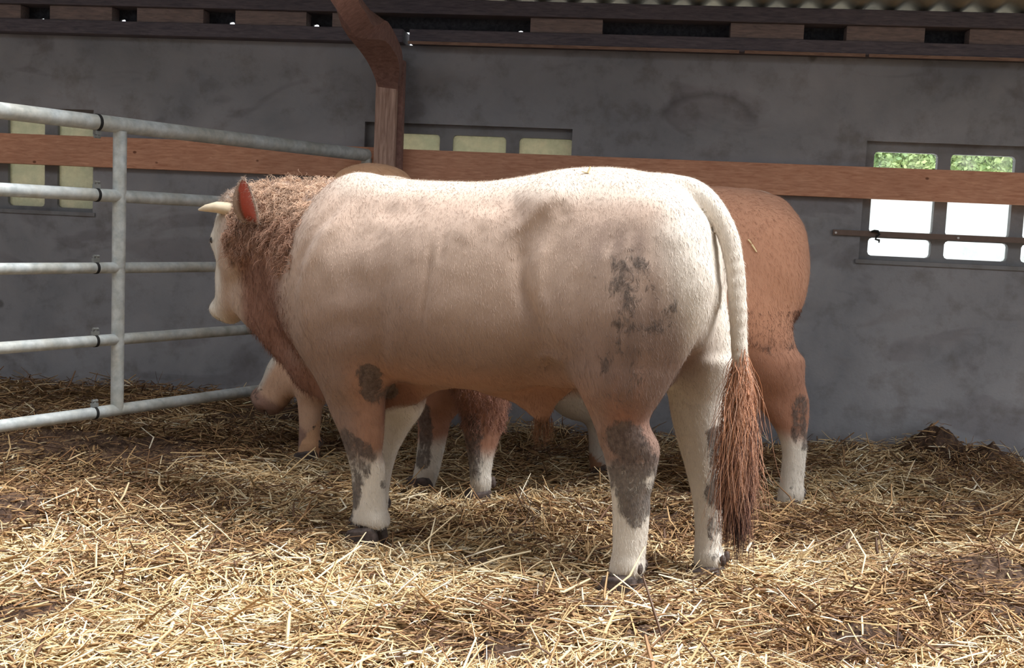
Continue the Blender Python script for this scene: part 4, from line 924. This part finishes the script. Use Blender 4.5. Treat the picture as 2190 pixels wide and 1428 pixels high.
x_, z_ = Vb[:, 0], Vb[:, 2]
hair_child(rb, 'foreleg_hair', 'shaggy reddish foreleg hair', Vb, Nb, (z_ > .36) & (z_ < .74) & (x_ > 1.15) & (Vb[:, 1] > .04), 5000, .026, 72, BROWN * 1.35, (-.1, 0, -1), .0011, .005, .6)
k = strands(np.array([-.08, -.18, .80]) + np.random.RandomState(1).normal(0, .014, (600, 3)), np.random.RandomState(2).normal(0, .08, (600, 3)) + np.array([0, 0, -1]), .30, .0013, np.tile(ORANGE * .8, (600, 1)), 73, 6, .006, 0)
tag(fast_mesh('tail_switch', *k[:2], M['hair'], True, rb, cols={'tint': k[2]}), 'brown tail switch', kind='stuff')
# pale one furthest back, head lowered to the straw
fc = Frame((.45, 5.99), 0)
def col_c(V, N, fr, hc):
    x, y, z = V.T; XZ = V[:, [0, 2]]; col = np.tile(np.array(srgb((216, 172, 136))), (len(V), 1))
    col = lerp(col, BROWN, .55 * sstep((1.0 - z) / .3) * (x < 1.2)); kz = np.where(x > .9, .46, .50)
    col = lerp(col, WHITE * .9, sstep((kz - z) / .08) * (hc[:, 0] < -.2)); hd = sstep((hc[:, 0] - .05) / .1) * (x > 1.3) * sstep((hc[:, 0] * 0 + .62 - z) / .2 + .4)
    hd = sstep((hc[:, 0] + .02) / .1) * (np.abs(hc[:, 1] + .1) < .3) * (x > 1.35) * (hc[:, 0] < .75) * (np.abs(hc[:, 2]) < .2)
    col = lerp(col, np.array(srgb((208, 172, 146))), hd); col = lerp(col, WHITE * .95, hd * sstep((hc[:, 1] + .06) / .05))
    col = lerp(col, np.array(srgb((160, 128, 114))), sstep((hc[:, 0] - .54) / .03) * hd)
    d = np.zeros(len(V)); P = lambda L_, l=.1: fr.pts(L_, l)
    d = np.maximum(d, .72 * blob(XZ, P([(655, 868), (665, 905)]), .04) * (y > 0) * (1 - hd)); d = np.maximum(d, .45 * hd * sstep((hc[:, 0] - .42) / .12) * sstep((hc[:, 1] + .11) / .05))
    return col, d
def ex_c(F_, fr):
    F_.ell((1.22, 0, 1.515), (.20, .10, .085), .07)
rc_, Vc, Qc, Nc, gc_, Ac_ = simple_bull('bull', fc,
    [1.22, 1.34, 1.44, 1.49, 1.50, 1.49, 1.46, 1.46, 1.49, 1.545, 1.47, 1.38, 1.26], [1.05, .95, .88, .84, .80, .76, .72, .70, .70, .71, .73, .78, .86], [.05, .14, .20, .24, .25, .26, .28, .28, .27, .25, .23, .20, .15],
    [([(1150, 1350, 800), (1236, 1330, 830), (1250, 1322, 868), (1258, 1312, 935), (1262, 1306, 1000), (1270, 1312, 1030)], .12, .03),
     ([(1180, 1370, 800), (1290, 1370, 850), (1300, 1360, 930), (1310, 1350, 1000), (1310, 1352, 1020)], -.12, -.02),
     ([(630, 735, 800), (636, 705, 835), (638, 688, 869), (640, 681, 917), (638, 681, 960), (634, 684, 998)], .10, .03),
     ([(735, 850, 800), (745, 820, 850), (755, 800, 900), (755, 795, 950), (750, 795, 985)], -.12, -.02)],
    (1.51, .05, .85), 14, 57, 1.13, [((1.38, 0, 1.12), (1.44, .02, .88), .25, .17, .72), ((1.38, 0, 1.34), (1.46, .03, .98), .12, .09, .9), ((1.32, 0, .90), (1.42, .03, .62), .17, .10, .7), ((1.34, 0, .60), (1.60, .04, .44), .15, .09, .7)],
    ((-.30, -.42, -.06), (2.15, .42, 1.66)), .0135, ex_c, col_c, 'pale cream bull furthest back with its head lowered beside the gate', 81,
    tail=([(.12, 0, 1.455), (.02, 0, 1.44), (-.08, 0, 1.40), (-.15, 0, 1.31), (-.18, 0, 1.2), (-.2, 0, 1.0), (-.2, 0, .8)], [.045, .044, .036, .032, .03, .028, .022]))
k = strands(np.array([-.20, 0, .82]) + np.random.RandomState(1).normal(0, .014, (400, 3)), np.random.RandomState(2).normal(0, .08, (400, 3)) + np.array([0, 0, -1]), .30, .0013, np.tile(CREAM * .8, (400, 1)), 74, 6, .006, 0)
tag(fast_mesh('tail_switch', *k[:2], M['hair'], True, rc_, cols={'tint': k[2]}), 'pale tail switch', kind='stuff')
# ---------------------------------------------------------------- straw bedding
def straw_mesh(name, n, seed, lmean, wmean, lift, label, near=2.6, cut=1.0, upr=.04, wmax=2.4):
    r = np.random.RandomState(seed)
    # area weighted towards the room's front, where the pieces are seen large
    m = int(n * 2.6); y = near + (7.3 - near) * r.uniform(0, 1, m) ** 1.25; x = r.uniform(-1, 1, m) * (y * .50 + .35) - .02 * y
    d = (WP[0] - x) * WN[0] + (WP[1] - y) * WN[1]; k = (d > .06); x, y = x[k], y[k]
    dm = dungmask(x, y); k = r.uniform(0, 1, len(x)) > dm * cut; x, y = x[k][:n], y[k][:n]; n = len(x); dm = dungmask(x, y)
    L = np.clip(lmean * np.exp(r.normal(0, .50, n)), .012, .26); w = wmean * np.clip(np.exp(r.normal(-.1, .42, n)), .35, wmax)
    fd = np.min([np.hypot(x - a, y - b - .02) for a, b in FEET], axis=0); press = np.clip((fd - .07) / .16, .12, 1)
    # mats of straw lie roughly the same way
    ang = r.uniform(0, 2 * PI, n) + 0; fl_ = np.sin(x * 2.3 + 1) + np.sin(y * 2.9 + x) ; ang = np.where(r.uniform(0, 1, n) < .35, fl_ * 1.1 + r.normal(0, .4, n), ang)
    pit = r.normal(0, .16, n); k = r.uniform(0, 1, n) < upr; pit[k] = r.uniform(.2, .8, k.sum()); pit *= press
    z = ground(x, y) + r.uniform(0, 1, n) ** 1.3 * lift * press + .002 + np.abs(np.sin(pit)) * L * .45
    D = np.stack([np.cos(ang) * np.cos(pit), np.sin(ang) * np.cos(pit), np.sin(pit)], 1)
    # slope of the ground under each end
    S = np.stack([-D[:, 1], D[:, 0], np.zeros(n)], 1); S /= np.linalg.norm(S, axis=1)[:, None]; U = np.cross(D, S)
    bend = (r.normal(0, .15, n) * L)[:, None] * S - (np.abs(r.normal(0, .05, n)) * L)[:, None] * U
    P = np.stack([x, y, z], 1); h = (L / 2)[:, None]
    p0, p1, p2 = P - D * h + bend, P, P + D * h + bend * r.choice([-1, 1], n)[:, None] * [1, 1, -1]
    for p in (p0, p2):
        g = ground(p[:, 0], p[:, 1]) + .001; p[:, 2] = np.maximum(p[:, 2], g)
        dd = (WP[0] - p[:, 0]) * WN[0] + (WP[1] - p[:, 1]) * WN[1]; q = np.where(dd < .006, dd - .006, 0); p[:, 0] += WN[0] * q; p[:, 1] += WN[1] * q
    roll = r.uniform(0, 2 * PI, n); rings = []
    for pi_, p, s in ((0, p0, .75), (1, p1, 1), (2, p2, .7)):
        for j in range(3):
            a = roll + j * 2 * PI / 3; rings.append(p + (np.cos(a) * w * s * .5)[:, None] * S + (np.sin(a) * w * s * .32)[:, None] * U)
    V = np.stack(rings, 1).reshape(-1, 3)
    q = []
    for a in (0, 3):
        for j in range(3): q.append([a + j, a + (j + 1) % 3, a + 3 + (j + 1) % 3, a + 3 + j])
    Q = (np.array(q)[None] + (np.arange(n) * 9)[:, None, None]).reshape(-1, 4)
    pal = np.array([srgb(c) for c in ((224, 200, 158), (206, 176, 130), (236, 218, 182), (180, 146, 104), (138, 104, 72), (96, 70, 52), (238, 228, 204))])
    v = np.zeros(n)
    for kk, ph in _NW[:10]: v += np.sin(kk[0] * .8 * x + kk[1] * .8 * y + ph)
    dirt = np.clip(.26 + .40 * v / 2 + .5 * dm + .22 * sstep((y - 4.2) / 2.0), 0, .95)  # muck, plus shade towards the back put into the stem colours
    idx = r.choice(7, n, p=[.27, .24, .15, .16, .08, .04, .06]); di = r.choice([3, 4, 5], n, p=[.35, .40, .25]); idx = np.where(r.uniform(0, 1, n) < dirt * .9, di, idx)
    c = pal[idx] * np.clip(r.normal(1, .13, n), .6, 1.4)[:, None]
    c = np.clip(np.repeat(c, 9, 0), 0, 1)
    return fast_mesh(name, V, Q, M['straw'], False, cols={'tint': c})
t = NT('straw'); M['straw'] = t.fin(t.attr('tint').outputs['Color'], None, .55, spec=.4)
tag(straw_mesh('straw_bedding', 92000, 11, .070, .0074, .050, '', upr=.10, cut=.93), 'deep golden straw bedding covering the barn floor', 'straw', kind='stuff')
tag(straw_mesh('straw_chaff', 50000, 12, .028, .0058, .035, '', cut=.75, upr=.1), 'short broken straw chaff scattered over bedding and dung', 'straw', kind='stuff')
tag(straw_mesh('straw_litter', 3600, 13, .11, .0088, .06, '', cut=.30, upr=.16, wmax=1.35), 'long loose straw stems lying on top of the bedding', 'straw', kind='stuff')
# ---------------------------------------------------------------- single straws on the cattle
def stalk(pts, w, label, c=(236, 214, 168)):
    mb = MB(); mb.tube([tuple(p) for p in pts], [w, w, w * .7][:len(pts)] if len(pts) == 3 else w, 6)
    mm = m_flat('straw_stalk', c, .6); return tag(mb.build('straw_stalk', mm, None, True), label, 'straw')
def onmesh(V, N, fr, px, py, lift=.004):
    """point of an animal's skin seen at a pixel"""
    W_ = fr.O + V[:, :1] * fr.f + V[:, 1:2] * fr.l + V[:, 2:3] * np.array([0, 0, 1.0]); d = ray(px, py); q = W_ - C0; t_ = q @ d; e = np.linalg.norm(q - t_[:, None] * d, axis=1)
    c = np.nonzero(e < .02)[0]
    if len(c) == 0: c = np.array([np.argmin(e)])
    i = c[np.argmin(t_[c])]; n = N[i][0] * fr.f + N[i][1] * fr.l + N[i][2] * np.array([0, 0, 1.0]); return W_[i] + n * lift
a, b, c = (onmesh(Vb, Nb, fb, *q) for q in ((1605, 505), (1613, 518), (1626, 536)))
stalk([a, (a + b) / 2 + np.array([0, -.003, 0]), b], .0035, 'upper short straw lying on the orange brown rump at the right')
stalk([b + np.array([.002, 0, -.004]), (b + c) / 2, c], .0045, 'lower thicker straw lying on the orange brown rump at the right')
Vm, Nm = MAINVN
t0 = onmesh(Vm, Nm, fa, 1258, 360, .002)
stalk([t0, t0 + np.array([.004, 0, .012]), t0 + np.array([.008, 0, .024])], .004, 'upright bit of straw standing on the cream back')
t0 = onmesh(Vm, Nm, fa, 1247, 361, .002)
stalk([t0 + np.array([-.012, 0, .006]), t0 + np.array([.0, 0, .003]), t0 + np.array([.012, 0, -.001])], .003, 'small slanting bit of straw on the cream back, left of the upright one')
